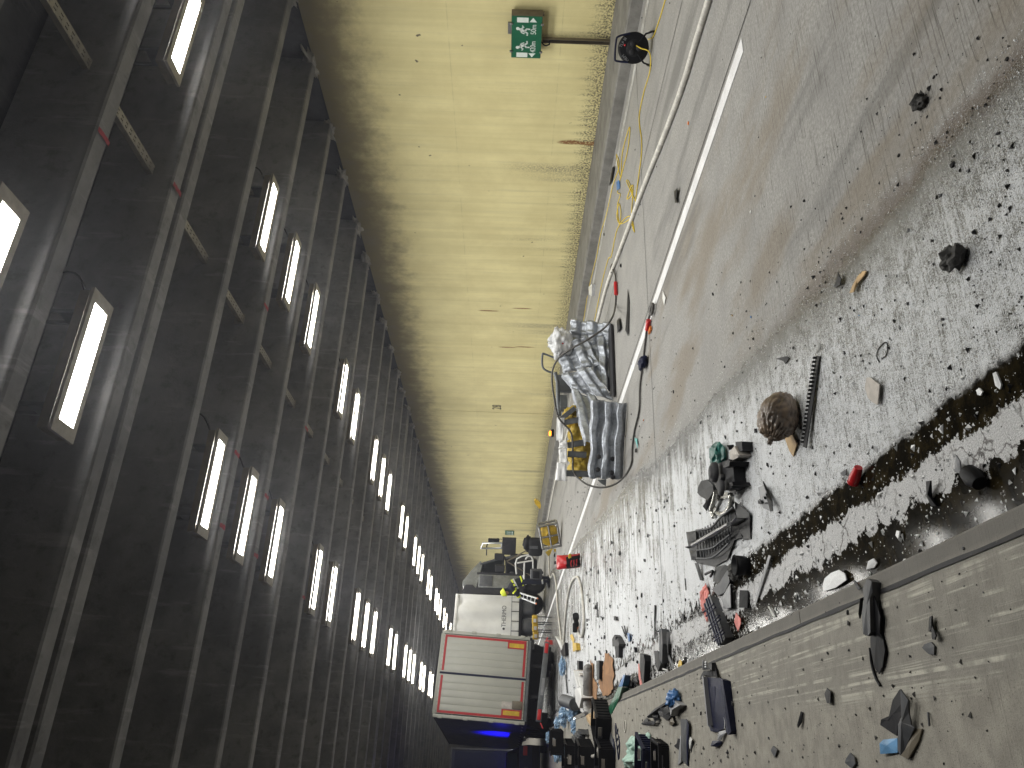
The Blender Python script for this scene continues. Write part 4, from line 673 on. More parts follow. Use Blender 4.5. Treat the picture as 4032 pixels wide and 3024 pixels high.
# amber lamp on the walkway, tubes and yellow cases under the truck
am = thing('amber_lamp', 'small amber flashing lamp on the walkway by the wall', 'lamp', gp('K5', 315, 1080, ZK)); q = gp('K5', 312, 1080, ZK); obj('base', MB().box(q + Vector((0, 0, .05)), (.22, .22, .1), bev=.02), 'black', am, True); obj('lens', MB().box(q + Vector((-.02, -.02, .14)), (.14, .16, .08), bev=.02), 'amber', am, True)
for i, (a, b) in enumerate([((1640, 1200), (1720, 1300)), ((1645, 1310), (1725, 1410)), ((1660, 1420), (1725, 1530))]):
    c = dp('K2', (a[0]+b[0])/2, (a[1]+b[1])/2, 27.6); bx_ = thing('yellow_case', ['yellow equipment case under the white truck body, nearest the cab', 'middle yellow equipment case under the white truck body', 'yellow equipment case next to the trailer doors'][i], 'case', Vector((c.x, c.y, 0)))
    obj('case_body', MB().box(c, (.27, .24, .2), rotz(-.45), .03), 'yellow', bx_, True); obj('label', MB().box(c - FWD*.13, (.12, .02, .1), rotz(-.45)), 'white', bx_, True)
    [obj('leg', MB().box((c.x+s_*.1*RIGHT.x, c.y+s_*.1*RIGHT.y, max((c.z-.1)/2, .03)), (.03, .03, max(c.z-.1, .05))), 'black', bx_, True) for s_ in (-1, 1)]
# ---------------------------------------------------------------- wreckage strewn over road and raised lane
CROP.update({'A1': (2150, 2720, 500/2212), 'A2': (2550, 2250, 500/1843), 'A3': (2350, 2250, 350/1659), 'A4': (2500, 2600, 450/1761)})
rnd = random.Random(11)
def sl(k, x, y): return ZS if gp(k, x, y, ZS).x < XS-.01 else 0.0
def slabz(k, pts): return ZS if sum(gp(k, *p, ZS).x for p in pts)/len(pts) < XS-.01 else 0.0
def shard_mb(k, pts, th, z0=None, tilt=.35, mb=None):
    z0 = slabz(k, pts) if z0 is None else z0; solid = th >= .085; th = th*.55 if (z0 > .1 and th < .2) else th*.8; mb = mb or MB(); n = len(pts)
    if solid:
        top = [gp(k, *p, z0 + th*(1 - tilt*rnd.random())) for p in pts]; c = sum(top, Vector())/n; c.z += th*.04
        bot = [Vector((c.x + (q.x-c.x)*.96, c.y + (q.y-c.y)*.96, z0 + .001)) for q in top]; cb_ = Vector((c.x, c.y, z0+.001))
    else:      # thin bent plate resting on some of its corners
        a = rnd.random()*6.28; P0 = [gp(k, *p, z0) for p in pts]; m0 = sum(P0, Vector())/n; pr = [(q-m0).x*math.cos(a) + (q-m0).y*math.sin(a) for q in P0]; lo, hi = min(pr), max(pr)
        hs = [z0 + .006 + th*(((v-lo)/(hi-lo+1e-6))*.75 + .25*rnd.random()) for v in pr]; top = [gp(k, *p, h_) for p, h_ in zip(pts, hs)]; c = sum(top, Vector())/n; c.z += th*rnd.uniform(.05, .35)
        bot = [Vector((q.x, q.y, max(q.z - .005, z0+.001))) for q in top]; cb_ = c - Vector((0, 0, .005))
    vs = top + bot + [c, cb_]; fs = [(i, (i+1) % n, 2*n) for i in range(n)] + [(i, n+i, n+(i+1) % n, (i+1) % n) for i in range(n)] + [(n+(i+1) % n, n+i, 2*n+1) for i in range(n)]
    return mb.add(vs, fs)
def shard(name, k, pts, th, m, label, cat, z0=None): return one(name, shard_mb(k, pts, th, z0), m, label, cat)
def group(name, label, cat, k, at, parts, z0=None):
    z = slabz(k, [at]) if z0 is None else z0; r = thing(name, label, cat, gp(k, *at, z))
    for p in parts:
        if len(p) == 4: obj(p[0], shard_mb(k, p[1], p[2], z), p[3], r, True)
        else: obj(p[0], p[1], p[2], r, True)
    return r
def tub(k, pts, r, z=None, n=8, sm=4):
    P = [gp(k, *p[:2], (p[2] if len(p) > 2 else slabz(k, [p[:2]]) + r)) for p in pts]; return MB().tube(smooth_path(P, sm), r, n)
def lat(k, x, y, z, prof, n=18, M_=None): return MB().lathe(prof, gp(k, x, y, z), M_, n)
def cloth(name, k, q, h, m, label, cat, seed, z0=None, nu=34, nv=26):
    z = slabz(k, q) if z0 is None else z0; c = [gp(k, *p, z) for p in q]
    def fn(u, v):
        p = c[0].lerp(c[1], u).lerp(c[3].lerp(c[2], u), v); s_ = Vector((u*4, v*2.2, seed))
        f = abs(noise.noise(s_))*1.3 + abs(noise.noise(s_*2.3))*.6 + .25*noise.noise(s_*5); e = min(1, 5*min(u, v, 1-u, 1-v) + .15)
        j = Vector((noise.noise(Vector((u*5, v*5, seed+3))), noise.noise(Vector((u*5, v*5, seed+8))), 0))*h*.5
        return p + j + Vector((0, 0, .006 + h*f*e))
    return one(name, MB().grid(fn, nu, nv, True, .004), m, label, cat)
def film(name, k, x, y, w_, h_, depth, m, label, seed):      # crumpled plastic bag, w_/h_ are its picture extents in crop pixels (x = upright height, y = upright width)
    s_ = CROP[k][2]*depth/FPX; c = dp(k, x, y, depth); hh = w_*s_/2; ww = h_*s_/2
    return one(name, MB().blob(c, (ww*.9, ww*.7, hh), .55, 2.6, seed, 4, smooth=False), m, label, 'plastic bag')
# long grey arch trim on the raised lane
group('arch_trim', 'long grey wheel arch trim lying across the raised lane by the kerb', 'car part', 'Z9', (1225, 760), [
    ('trim_top', [(1195, 430), (1225, 450), (1230, 520), (1212, 560), (1216, 780), (1200, 805), (1170, 790), (1160, 660), (1175, 560), (1165, 500)], .09, 'midgrey'),
    ('trim_skirt', [(1232, 525), (1260, 600), (1280, 680), (1275, 780), (1300, 830), (1310, 900), (1295, 1000), (1270, 1050), (1240, 1000), (1217, 880), (1214, 780), (1214, 560)], .05, 'black'),
    ('torn_edge', tub('Z9', [(1215, 880), (1225, 980), (1250, 1070), (1280, 1125)], .006), 'black'), ('clip', [(1150, 560), (1162, 555), (1158, 640), (1145, 690), (1138, 660)], .05, 'blackmatte'), ('strip', [(1100, 440), (1115, 445), (1150, 495), (1135, 505)], .03, 'midgrey')])
group('fender_liner', 'folded dark grey fender liner near the lower corner of the raised lane', 'car part', 'Z9', (1420, 1400), [
    ('light_fold', [(1410, 1148), (1460, 1220), (1465, 1300), (1480, 1380), (1500, 1400), (1440, 1540), (1410, 1578), (1392, 1540), (1395, 1380), (1430, 1290), (1442, 1230)], .07, 'midgrey'),
    ('dark_fold', [(1405, 1150), (1435, 1215), (1425, 1290), (1393, 1385), (1385, 1450), (1280, 1380), (1285, 1345), (1330, 1350), (1360, 1220)], .04, 'darkgrey'),
    ('torn_skirt', [(1500, 1402), (1550, 1405), (1530, 1480), (1460, 1600), (1412, 1578), (1440, 1542)], .02, 'housing')])
shard('blue_plate', 'Z9', [(1275, 1500), (1300, 1475), (1390, 1465), (1392, 1560), (1280, 1568)], .03, 'skyblue', 'bright blue plastic plate beside the folded fender liner', 'plastic plate')
group('broken_crate', 'dark blue crate half lying on the raised lane with a white crack', 'crate', 'A4', (1250, 650), [
    ('crate_floor', [(1050, 255), (1300, 268), (1345, 300), (1390, 900), (1390, 1040), (1270, 1105), (1170, 1095), (1140, 1020), (1120, 1000)], .03, 'navy'),
    ('crate_side', [(1310, 268), (1352, 300), (1482, 1090), (1440, 1150), (1400, 1100), (1395, 900), (1350, 500)], .10, 'navy'), ('crate_lip', [(1035, 250), (1052, 250), (1130, 1010), (1115, 1010)], .09, 'lightgrey'),
    ('crack', tub('A4', [(1255, 490), (1265, 600), (1300, 740), (1300, 790), (1385, 900), (1390, 1050)], .006, None, 6), 'white'),
    ('bent_flap', [(1290, 1100), (1390, 1075), (1410, 1110), (1340, 1180), (1320, 1230), (1270, 1225)], .05, 'lightgrey'), ('torn_corner', [(1190, 1240), (1300, 1230), (1340, 1250), (1330, 1290), (1270, 1335), (1165, 1325)], .05, 'navy'),
    ('inner_rib', [(1150, 400), (1230, 405), (1280, 900), (1200, 890)], .045, 'navy')])
group('lamp_housing', 'black lamp housing hanging over the kerb edge above the blue crate half', 'car part', 'A4', (1130, 180), [
    ('shell', [(1075, 40), (1180, 35), (1185, 150), (1070, 145)], .09, 'black'), ('bracket', [(1060, 155), (1185, 160), (1190, 250), (1045, 235), (1000, 300), (1015, 235)], .05, 'darkgrey'), ('side', [(1195, 130), (1240, 120), (1265, 255), (1195, 255)], .06, 'blackmatte'), ('rim', [(1035, 0), (1060, 0), (1065, 130), (1040, 150)], .05, 'lightgrey')] +
    [('diode', MB().blob(gp('A4', 1098, y, ZS+.10), .012, 0, 1, 1, 1), 'silver') for y in (35, 70, 105)])
group('slotted_bracket', 'dark slotted plastic bracket propped on the raised lane beside the blue bag', 'car part', 'A4', (400, 850), [
    ('tip', [(95, 975), (180, 880), (205, 905), (195, 950), (290, 940), (330, 925), (290, 990), (110, 990)], .07, 'black'), ('edge', [(180, 870), (300, 745), (480, 640), (510, 622), (500, 660), (380, 730), (270, 830), (210, 890)], .12, 'darkgrey'),
    ('web', [(265, 860), (320, 800), (360, 840), (350, 880), (390, 900), (340, 930), (300, 930)], .08, 'black'), ('fan', [(345, 770), (390, 735), (420, 790), (440, 720), (495, 650), (530, 800), (550, 870), (490, 930), (430, 880), (380, 850)], .11, 'black'),
    ('face', [(510, 620), (580, 595), (690, 690), (570, 760), (552, 860), (530, 740)], .14, 'lightgrey'), ('foot', [(520, 900), (570, 870), (605, 960), (560, 1010), (530, 980)], .06, 'housing')] +
    [('rib', MB().tube([gp('A4', 395+i*18, 740+i*3-14, ZS+.125), gp('A4', 450+i*16, 850-i*8, ZS+.12)], .004, 4), 'darkgrey') for i in range(6)])
b_ = gp('A4', 685, 600, ZS); one('blue_bag', MB().blob(b_ + Vector((0, 0, .05)), (.07, .1, .06), .45, 2.4, 31, 4), 'blueplastic', 'small crumpled bright blue plastic bag on the raised lane', 'plastic bag')
group('door_trim', 'long blue grey trim panel with scratches lying on the raised lane', 'car part', 'A4', (760, 1250), [
    ('panel', [(697, 905), (790, 905), (800, 930), (800, 1300), (795, 1610), (730, 1550), (717, 1200)], .06, 'midgrey'), ('side', [(795, 905), (830, 1000), (820, 1300), (812, 1630), (798, 1610), (803, 1300)], .05, 'navy'),
    ('beige_strip', [(690, 1160), (712, 1165), (712, 1560), (660, 1620), (670, 1500), (685, 1300)], .03, 'lightgrey'), ('bracket', [(600, 1320), (640, 1280), (660, 1200), (680, 1210), (685, 1330), (660, 1370)], .03, 'darkgrey')])
group('mirror_piece', 'white and black mirror fragment beside the blue grey trim panel', 'car part', 'A4', (860, 1270), [('glass', [(850, 1180), (878, 1220), (845, 1370), (822, 1290)], .04, 'white'), ('case', [(880, 1220), (895, 1260), (865, 1420), (848, 1375)], .05, 'black')])
shard('blue_shard', 'A4', [(1415, 640), (1440, 590), (1475, 610), (1500, 650), (1490, 750), (1465, 750), (1420, 690)], .015, 'midgrey', 'grey blue plastic shard right of the blue crate half', 'shard')
# ---------------------------------------------------------------- crates and cargo by the trailer
def crate(x, y, k, yaw, L, W_, H, m, label, z0=None, zlift=0.0, tilt=0.0):
    z = slabz(k, [(x, y)]) if z0 is None else z0; p = gp(k, x, y, z); r = thing('plastic_crate', label, 'crate', p + Vector((0, 0, zlift)), (tilt, 0, yaw)); t_ = .012
    for s in (-1, 1):
        w_ = obj('long_side', MB().box((0, s*(W_/2-t_/2), H/2), (L, t_, H)), m, r)
        for i in range(7): obj('rib', MB().box((-L/2 + (i+.5)*L/7, s*(W_/2+.006), H*.45), (.012, .014, H*.8)), m, w_)
        obj('rim', MB().box((0, s*(W_/2+.004), H-.015), (L+.03, .03, .03)), m, w_)
        sd = MB(); hh, hw = H*.28, L*.16
        sd.box((s*(L/2-t_/2), 0, H*.28), (t_, W_-.03, H*.56)).box((s*(L/2-t_/2), 0, H*.93), (t_, W_-.03, H*.14)).box((s*(L/2-t_/2), -W_*.34, H*.71), (t_, W_*.28, H*.3)).box((s*(L/2-t_/2), W_*.34, H*.71), (t_, W_*.28, H*.3))
        e = obj('end_side', sd, m, r); obj('rim', MB().box((s*(L/2+.004), 0, H-.015), (.03, W_-.02, .03)), m, e); obj('handle_plate', MB().box((s*(L/2-.03), 0, H*.71), (.006, W_*.3, H*.2)), 'paper', e)
    obj('crate_floor', MB().box((0, 0, .012), (L-.03, W_-.03, .02)), m, r); return r
ang = lambda a: math.radians(a)
crate(1095, 560, 'A1', ang(62), .58, .4, .22, 'black', 'black plastic crate with a pale handle slot next to the plywood board')
crate(805, 1150, 'A1', ang(78), .6, .42, .26, 'black', 'black crate at the bottom picture edge left of the white hose loop')
crate(1165, 1180, 'A1', ang(74), .5, .36, .22, 'black', 'black crate at the bottom picture edge right of the white hose loop')
crate(610, 1150, 'A1', ang(80), .7, .5, .34, 'black', 'large black ribbed crate at the bottom of the cargo stack')
crate(610, 900, 'A1', ang(85), .55, .4, .24, 'black', 'upper black crate with pale handle slot between the blue films', None, .35)
crate(1850, 1230, 'A1', ang(70), .42, .36, .14, 'navy', 'dark navy box under the pale green cloth')
crate(2080, 1180, 'A1', ang(82), .36, .26, .1, 'black', 'flat black ribbed tray beside the pale green cloth')
for i, (x, y, w_, h_, d_) in enumerate([(300, 440, 130, 340, 17.5), (480, 440, 200, 270, 16.5), (525, 640, 170, 300, 15.8), (225, 1020, 190, 420, 17.0), (190, 590, 90, 240, 18.5), (60, 800, 120, 200, 19.5)]):
    film('plastic_film', 'A1', x, y, w_, h_, d_, 'bluefilm', ['light blue plastic film bag furthest up beside the grey cylinder', 'light blue film bag in the middle of the cargo heap', 'light blue film bag resting above the ribbed grille', 'light blue film bag hanging at the picture edge over the crates', 'dim blue film behind the cargo heap below the trailer', 'dark blue film lowest under the trailer shadow'][i], 40+i)
film('plastic_film', 'K4', 475, 500, 70, 200, 20, 'bluefilm', 'long light blue film lying behind the trailer bumper', 51)
group('plywood_board', 'pale plywood board leaning under the black crate', 'board', 'A1', (850, 650), [('face', [(690, 440), (735, 405), (1000, 760), (1002, 850), (970, 920), (800, 650), (720, 530)], .12, 'wood'), ('edge', [(740, 400), (875, 340), (885, 620), (905, 640)], .06, 'cardboard')])
group('grille', 'ribbed grey grille leaning on the black crates', 'grille', 'A1', (530, 800), [('slat', [(430+i*30, 800-i*32), (445+i*30, 790-i*32), (500+i*26, 900-i*36), (488+i*26, 910-i*36)], .25, 'midgrey') for i in range(5)])
one('fire_hose', tub('A1', [(705, 670), (712, 800), (722, 930), (745, 1070), (790, 1130), (835, 1140), (890, 1090), (940, 1000), (990, 910), (1040, 840)], .028, None, 10, 5), 'hose', 'white hose loop between the black crates at the picture edge', 'hose')
group('metal_tank', 'long grey rounded metal tank lying on the road before the trailer', 'tank', 'K4', (790, 780), [('shell', MB().tube(smooth_path([gp('K4', *p, .09) for p in [(775, 500), (770, 540), (770, 640), (768, 760), (768, 900), (775, 1000), (790, 1030)]], 4), [.03, .05, .07] + [.095]*20 + [.08, .04], 16), 'tubegrey'), ('band', MB().tube([gp('K4', 768, 715, .09), gp('K4', 768, 728, .09)], .098, 16), 'darkgrey')])
group('pipe', 'short thick grey pipe lying behind the blue film bags', 'pipe', 'K4', (540, 920), [('barrel', MB().cyl(gp('K4', 490, 890, .3), gp('K4', 620, 935, .12), .13, 16), 'midgrey'), ('end', MB().cyl(gp('K4', 488, 889, .3), gp('K4', 491, 890, .3), .11, 16), 'lightgrey')])
group('white_panel', 'torn white plastic panel standing beside the grey tank', 'panel', 'K4', (650, 800), [('sheet', [(600, 550), (640, 560), (680, 720), (692, 860), (665, 980), (625, 900), (615, 770), (660, 730)], .3, 'whiteplastic'), ('corner', [(672, 960), (735, 1020), (740, 1065), (680, 1010)], .12, 'whiteplastic'), ('cup', [(600, 545), (650, 540), (680, 600), (655, 640), (620, 600)], .18, 'paper')])
def torn(name, k, pts, label, m='tan'):
    P = []
    for i in range(len(pts)):
        a, b = pts[i], pts[(i+1) % len(pts)]
        for j in range(5): P.append((a[0]+(b[0]-a[0])*j/5 + rnd.uniform(-9, 9), a[1]+(b[1]-a[1])*j/5 + rnd.uniform(-14, 14)))
    return one(name, shard_mb(k, P, .03, 0.0), m, label, 'board')
torn('torn_board', 'K4', [(955, 340), (1000, 350), (1045, 440), (1055, 600), (1045, 760), (990, 840), (930, 830), (900, 740), (880, 640), (920, 560), (945, 470)], 'torn brown fibre board lying flat on the white foam')
torn('torn_board', 'K4', [(800, 430), (822, 480), (815, 620), (868, 700), (870, 770), (845, 1000), (812, 990), (815, 760), (795, 560)], 'narrow torn brown board strip along the grey tank')
group('side_plank', 'dark green plank with a blue tip standing across the kerb', 'plank', 'K4', (1080, 850), [('blue_tip', [(1170, 598), (1188, 600), (1155, 733), (1112, 733)], .12, 'blueplastic'), ('green_board', [(1112, 735), (1155, 737), (1120, 860), (1090, 940), (1030, 1050), (990, 1000)], .12, 'signgreen')], 0.06)
group('black_case', 'tall black case lying in the puddle with a red and white strip', 'case', 'K4', (1380, 560), [('case', [(1352, 350), (1400, 370), (1412, 440), (1400, 700), (1376, 730), (1362, 560)], .1, 'black'), ('strip', [(1340, 470), (1350, 520), (1385, 725), (1362, 738), (1340, 600)], .09, 'pink'), ('edge', [(1346, 350), (1356, 350), (1360, 560), (1350, 500)], .12, 'white')], 0.0)
for i, (pts, m, lb) in enumerate([([(1145, 840), (1165, 850), (1285, 680), (1262, 660)], 'midgrey', 'grey profile strip leaning against the kerb beside the green plank'), ([(1170, 650), (1250, 655), (1262, 720), (1200, 755), (1172, 700)], 'darkgrey', 'dark olive bracket in the shallow puddle'), ([(1270, 640), (1310, 620), (1330, 680), (1300, 720)], 'black', 'small black cover by the dark olive bracket')]):
    shard('profile_strip', 'K4', pts, .08, m, lb, 'strip', 0.0)
cloth('green_cloth', 'A1', [(1480, 800), (1840, 780), (1800, 1345), (1380, 1345)], .11, 'greencloth', 'crumpled pale green cloth on the raised lane at the picture edge', 'cloth', 3)
group('net_frame', 'thin blue wire frame lying on the raised lane', 'frame', 'A1', (1245, 900), [('wire', tub('A1', q, .008, None, 5, 2), 'navy') for q in ([(1210, 570), (1240, 720), (1280, 900), (1270, 1180)], [(1205, 600), (1215, 800), (1240, 1000), (1260, 1200)], [(1210, 760), (1250, 680)], [(1215, 880), (1270, 800)], [(1240, 1000), (1280, 920)])])
one('rubber_ring', MB().tube([gp('A1', 1375 + 17*math.cos(a), 620 + 100*math.sin(a), ZS+.006) for a in [k*math.pi/10 for k in range(20)]], .005, 5, closed=True), 'hose', 'thin oval rubber ring lying on the raised lane', 'ring')
group('trim_panel', 'flat blue grey panel edge between the crate and blue wire frame', 'panel', 'A1', (1140, 850), [('panel', [(1115, 680), (1165, 830), (1170, 990), (1130, 1000), (1095, 900)], .05, 'midgrey'), ('edge', [(1165, 830), (1175, 840), (1195, 1020), (1180, 1200), (1170, 990)], .04, 'navy')])
# ---------------------------------------------------------------- heap in the middle of the wet lane
group('engine_cover', 'black engine cover with round caps in the debris heap on the wet lane', 'car part', 'K6', (580, 420), [
    ('cover', [(570, 285), (640, 258), (680, 330), (692, 470), (660, 530), (600, 550), (530, 545), (500, 480), (450, 450), (460, 360), (500, 310)], .14, 'darkgrey'), ('side', [(640, 255), (700, 300), (720, 420), (700, 560), (660, 640), (640, 540), (692, 470), (680, 330)], .06, 'black'),
    ('cap', lat('K6', 520, 378, .13, [(0, .045), (.045, .045), (.05, .03), (.07, .03), (.075, 0)]), 'darkgrey'), ('cap', lat('K6', 578, 515, .13, [(0, .02), (.06, .02), (.065, 0)]), 'darkgrey'), ('knob', lat('K6', 600, 425, .13, [(0, .03), (.02, .03), (.025, 0)]), 'black'), ('block', [(575, 290), (615, 270), (650, 275), (640, 320), (590, 335)], .19, 'black'), ('slot', [(640, 470), (670, 465), (675, 500), (645, 505)], .17, 'black')])
group('air_box', 'black air box beside the engine cover in the heap', 'car part', 'K6', (420, 540), [('box', [(380, 460), (440, 445), (490, 500), (495, 560), (440, 640), (370, 600), (345, 570), (350, 520)], .11, 'black'), ('duct', [(430, 620), (480, 610), (470, 660), (430, 740), (395, 695), (420, 660)], .05, 'black')])
group('metal_bracket', 'pale curved metal bracket between the engine cover and grille frame', 'car part', 'K6', (580, 640), [('arm', tub('K6', [(520, 560, .06), (505, 640, .05), (480, 720, .03), (500, 800, .02)], .02), 'chromeplastic'), ('arc', tub('K6', [(650, 580, .08), (665, 640, .07), (640, 720, .05), (580, 770, .04), (540, 760, .03)], .02), 'chromeplastic'), ('plate', [(540, 560), (620, 565), (650, 600), (600, 625), (560, 620), (530, 650), (515, 610)], .05, 'chromeplastic'), ('hook', [(465, 730), (510, 690), (520, 710), (500, 760)], .04, 'chromeplastic')])
gf = group('car_grille', 'broken black lattice grille frame lying in the debris heap', 'car part', 'K6', (480, 1030), [('back_plate', [(245, 940), (400, 905), (480, 890), (560, 790), (680, 700), (760, 985), (690, 1010), (625, 1190), (500, 1260), (340, 1225), (270, 1110), (255, 1030)], .02, 'black'), ('corner', [(240, 935), (330, 930), (335, 1010), (255, 1035)], .08, 'black'), ('foot', [(270, 1110), (340, 1110), (345, 1180), (290, 1200)], .08, 'black'), ('side', [(690, 650), (760, 700), (830, 760), (840, 1000), (770, 1010), (720, 860)], .05, 'black')])
for i in range(13): 
    x0 = 340 + i*26; y0 = 925 - i*13; obj('rib', MB().tube([gp('K6', x0, y0, .05), gp('K6', x0+14, y0+270-max(0, i-8)*20, .05)], .005, 4), 'midgrey', gf, True)
    if i < 12: obj('brace', MB().tube([gp('K6', x0, y0+20, .045), gp('K6', x0+20, y0+105, .045), gp('K6', x0+30, y0+5, .045)], .0035, 4), 'midgrey', gf, True); obj('brace', MB().tube([gp('K6', x0+8, y0+175, .045), gp('K6', x0+20, y0+262, .045), gp('K6', x0+34, y0+165, .045)], .0035, 4), 'midgrey', gf, True)
for q in ([(335, 920), (470, 895), (560, 800), (680, 705)], [(340, 1015), (480, 985), (600, 900), (690, 850)], [(345, 1105), (480, 1085), (560, 1030), (650, 960)], [(340, 1180), (480, 1175), (600, 1080), (640, 1040)]): obj('rail', tub('K6', [(a, b, .055) for a, b in q], .008, None, 6, 3), 'midgrey', gf, True)
group('steel_tube', 'steel tube with flattened ends lying across the grille frame', 'tube', 'K6', (480, 960), [('tube', MB().tube([gp('K6', 300, 1058, .09), gp('K6', 640, 862, .13)], .016, 10), 'steel'), ('end', [(640, 850), (700, 800), (715, 830), (650, 880)], .12, 'steel'), ('end', [(225, 1075), (270, 1065), (305, 1050), (310, 1070), (260, 1090)], .08, 'black')])
film_ = one('green_film', MB().blob(gp('K6', 530, 240, .05), (.1, .12, .05), .4, 2.0, 61, 3, smooth=False), 'greenplastic', 'crumpled dark green plastic film above the engine cover', 'plastic film')
shard('beige_box', 'K6', [(640, 195), (690, 135), (735, 215), (725, 240), (660, 275)], .12, 'paper', 'beige bent box corner at the top of the heap', 'car part'); shard('black_flap', 'K6', [(700, 95), (760, 90), (765, 180), (730, 180), (705, 140)], .1, 'darkgrey', 'dark square flap at the top of the heap', 'car part'); shard('black_block', 'K6', [(620, 125), (680, 120), (682, 160), (640, 170)], .07, 'black', 'small black block by the beige box corner', 'car part')
group('vent_cover', 'curved black vent cover with pale face lying right of the heap', 'car part', 'K6', (985, 620), [('face', [(912, 520), (960, 500), (985, 560), (1000, 640), (1025, 740), (955, 710), (935, 640)], .05, 'lightgrey'), ('rim', [(955, 460), (975, 490), (1010, 560), (1040, 650), (1045, 740), (1025, 745), (1000, 640), (985, 560)], .08, 'black'), ('tab', [(910, 640), (940, 640), (945, 675), (912, 670)], .05, 'black'), ('slot', [(965, 605), (1000, 600), (1003, 625), (970, 630)], .056, 'black'), ('slot', [(975, 655), (1010, 660), (1012, 675), (978, 675)], .056, 'black')])
group('round_cup', 'round black rubber cup standing in the puddle edge', 'cup', 'K6', (820, 1230), [('cup', lat('K6', 820, 1250, 0, [(.05, 0), (.062, .02), (.066, .09), (.06, .09), (.055, .03), (0, .025)], 24), 'black'), ('bead', lat('K6', 820, 1250, 0, [(.067, .085), (.07, .09), (.067, .096), (.062, .09)], 24), 'rubber')])
shard('metal_strip', 'K6', [(1008, 1150), (1030, 1160), (897, 1595), (880, 1590)], .025, 'lightgrey', 'long thin grey metal strip lying in the brown puddle', 'strip')
shard('black_brick', 'A2', [(1335, 270), (1440, 275), (1455, 300), (1445, 530), (1325, 525)], .035, 'blackmatte', 'rectangular black block lying on foam near the kerb', 'block')
one('stone', MB().blob(gp('K6', 700, 1300, .03), (.06, .07, .05), .4, 2, 71, 3, 0, False), 'rock', 'dark rough lump beside the round black cup', 'stone')
group('dash_panel', 'dark broken dashboard panel stretching below the grille frame', 'car part', 'K6', (570, 1450), [('upper', [(510, 1265), (600, 1240), (640, 1260), (560, 1400), (490, 1400)], .06, 'black'), ('shell', [(560, 1395), (630, 1270), (645, 1400), (600, 1500), (540, 1530), (480, 1470)], .05, 'midgrey'), ('lower', [(600, 1500), (650, 1420), (655, 1640), (600, 1655), (570, 1560)], .06, 'lightgrey'), ('dark_edge', [(655, 1420), (670, 1430), (675, 1650), (655, 1640)], .04, 'black'), ('arm', [(320, 1225), (350, 1225), (400, 1390), (370, 1385)], .05, 'black'), ('strut', tub('K6', [(420, 1330, .03), (490, 1300, .04), (470, 1350, .02)], .01), 'black')])
cloth('pink_sheet', 'A2', [(860, 170), (910, 310), (880, 740), (795, 500)], .04, 'pink', 'pink sheet under the blue grey slatted panel', 'sheet', 9, 0.0, 16, 16)
sp2 = group('slatted_panel', 'blue grey slatted crate wall leaning on the kerb over the pink sheet', 'panel', 'A2', (980, 750), [('panel', [(868, 375), (905, 352), (1125, 960), (1110, 1000), (1040, 1075), (1015, 1082), (815, 500)], .09, 'midgrey')], 0.0)
for a, b in (((850, 400), (1055, 1050)), ((880, 385), (1085, 1010)), ((825, 470), (1030, 1070)), ((815, 590), (960, 470)), ((850, 650), (985, 520)), ((890, 790), (1040, 640)), ((905, 840), (1055, 690)), ((955, 960), (1090, 850)), ((970, 1010), (1110, 890))): obj('rib', MB().tube([gp('A2', *a, .105), gp('A2', *b, .105)], .008, 4), 'navy', sp2, True)
group('grey_panel', 'long grey blue panel standing in the wet foam near the kerb', 'panel', 'A2', (190, 1090), [('panel', [(165, 840), (205, 830), (215, 1050), (208, 1340), (170, 1270)], .12, 'midgrey'), ('back', [(205, 835), (245, 850), (250, 1100), (225, 1340), (212, 1340), (217, 1050)], .04, 'black'), ('clip', [(130, 870), (190, 835), (205, 880), (160, 885)], .08, 'black')], 0.0)  # the black back part is the panel's cast shadow, built as a shard
for i, (pts, th, m, lb) in enumerate([([(280, 880), (305, 880), (312, 1200), (292, 1210)], .08, 'lightgrey', 'narrow pale strip standing beside the grey blue panel'), ([(280, 1210), (310, 1205), (380, 1400), (360, 1415)], .07, 'midgrey', 'grey rail leaning down to the kerb below the pale strip'), ([(90, 1150), (160, 1170), (190, 1340), (150, 1450), (110, 1330)], .1, 'black', 'black crumpled cover at the foot of the grey blue panel'), ([(185, 1390), (295, 1430), (290, 1455), (180, 1415)], .08, 'white', 'small white tube on the kerb edge'), ([(435, 1355), (465, 1280), (490, 1300), (492, 1380), (445, 1398)], .05, 'yellow', 'pale yellow scrap against the kerb'), ([(530, 1240), (565, 1240), (565, 1325), (530, 1330)], .06, 'lightgrey', 'small grey white square by the kerb'), ([(95, 490), (108, 490), (103, 980), (92, 980)], .02, 'black', 'thin straight black rod lying on the foam'), ([(535, 100), (545, 100), (556, 270), (548, 275)], .015, 'black', 'thin black splinter on foam above the pink sheet'), ([(485, 595), (520, 650), (515, 715), (495, 690)], .02, 'black', 'curved black shard at the edge of the dark puddle gap'), ([(1740, 510), (1755, 505), (1843, 650), (1835, 670)], .015, 'white', 'thin white strip pointing to the kerb in the dark puddle'), ([(1280, 600), (1345, 690), (1350, 760), (1310, 870), (1255, 730)], .015, 'pink', 'faded pink foam scrap in the puddle by the kerb')]):
    shard('scrap_piece', 'A2', pts, th, m, lb, 'scrap', 0.0)
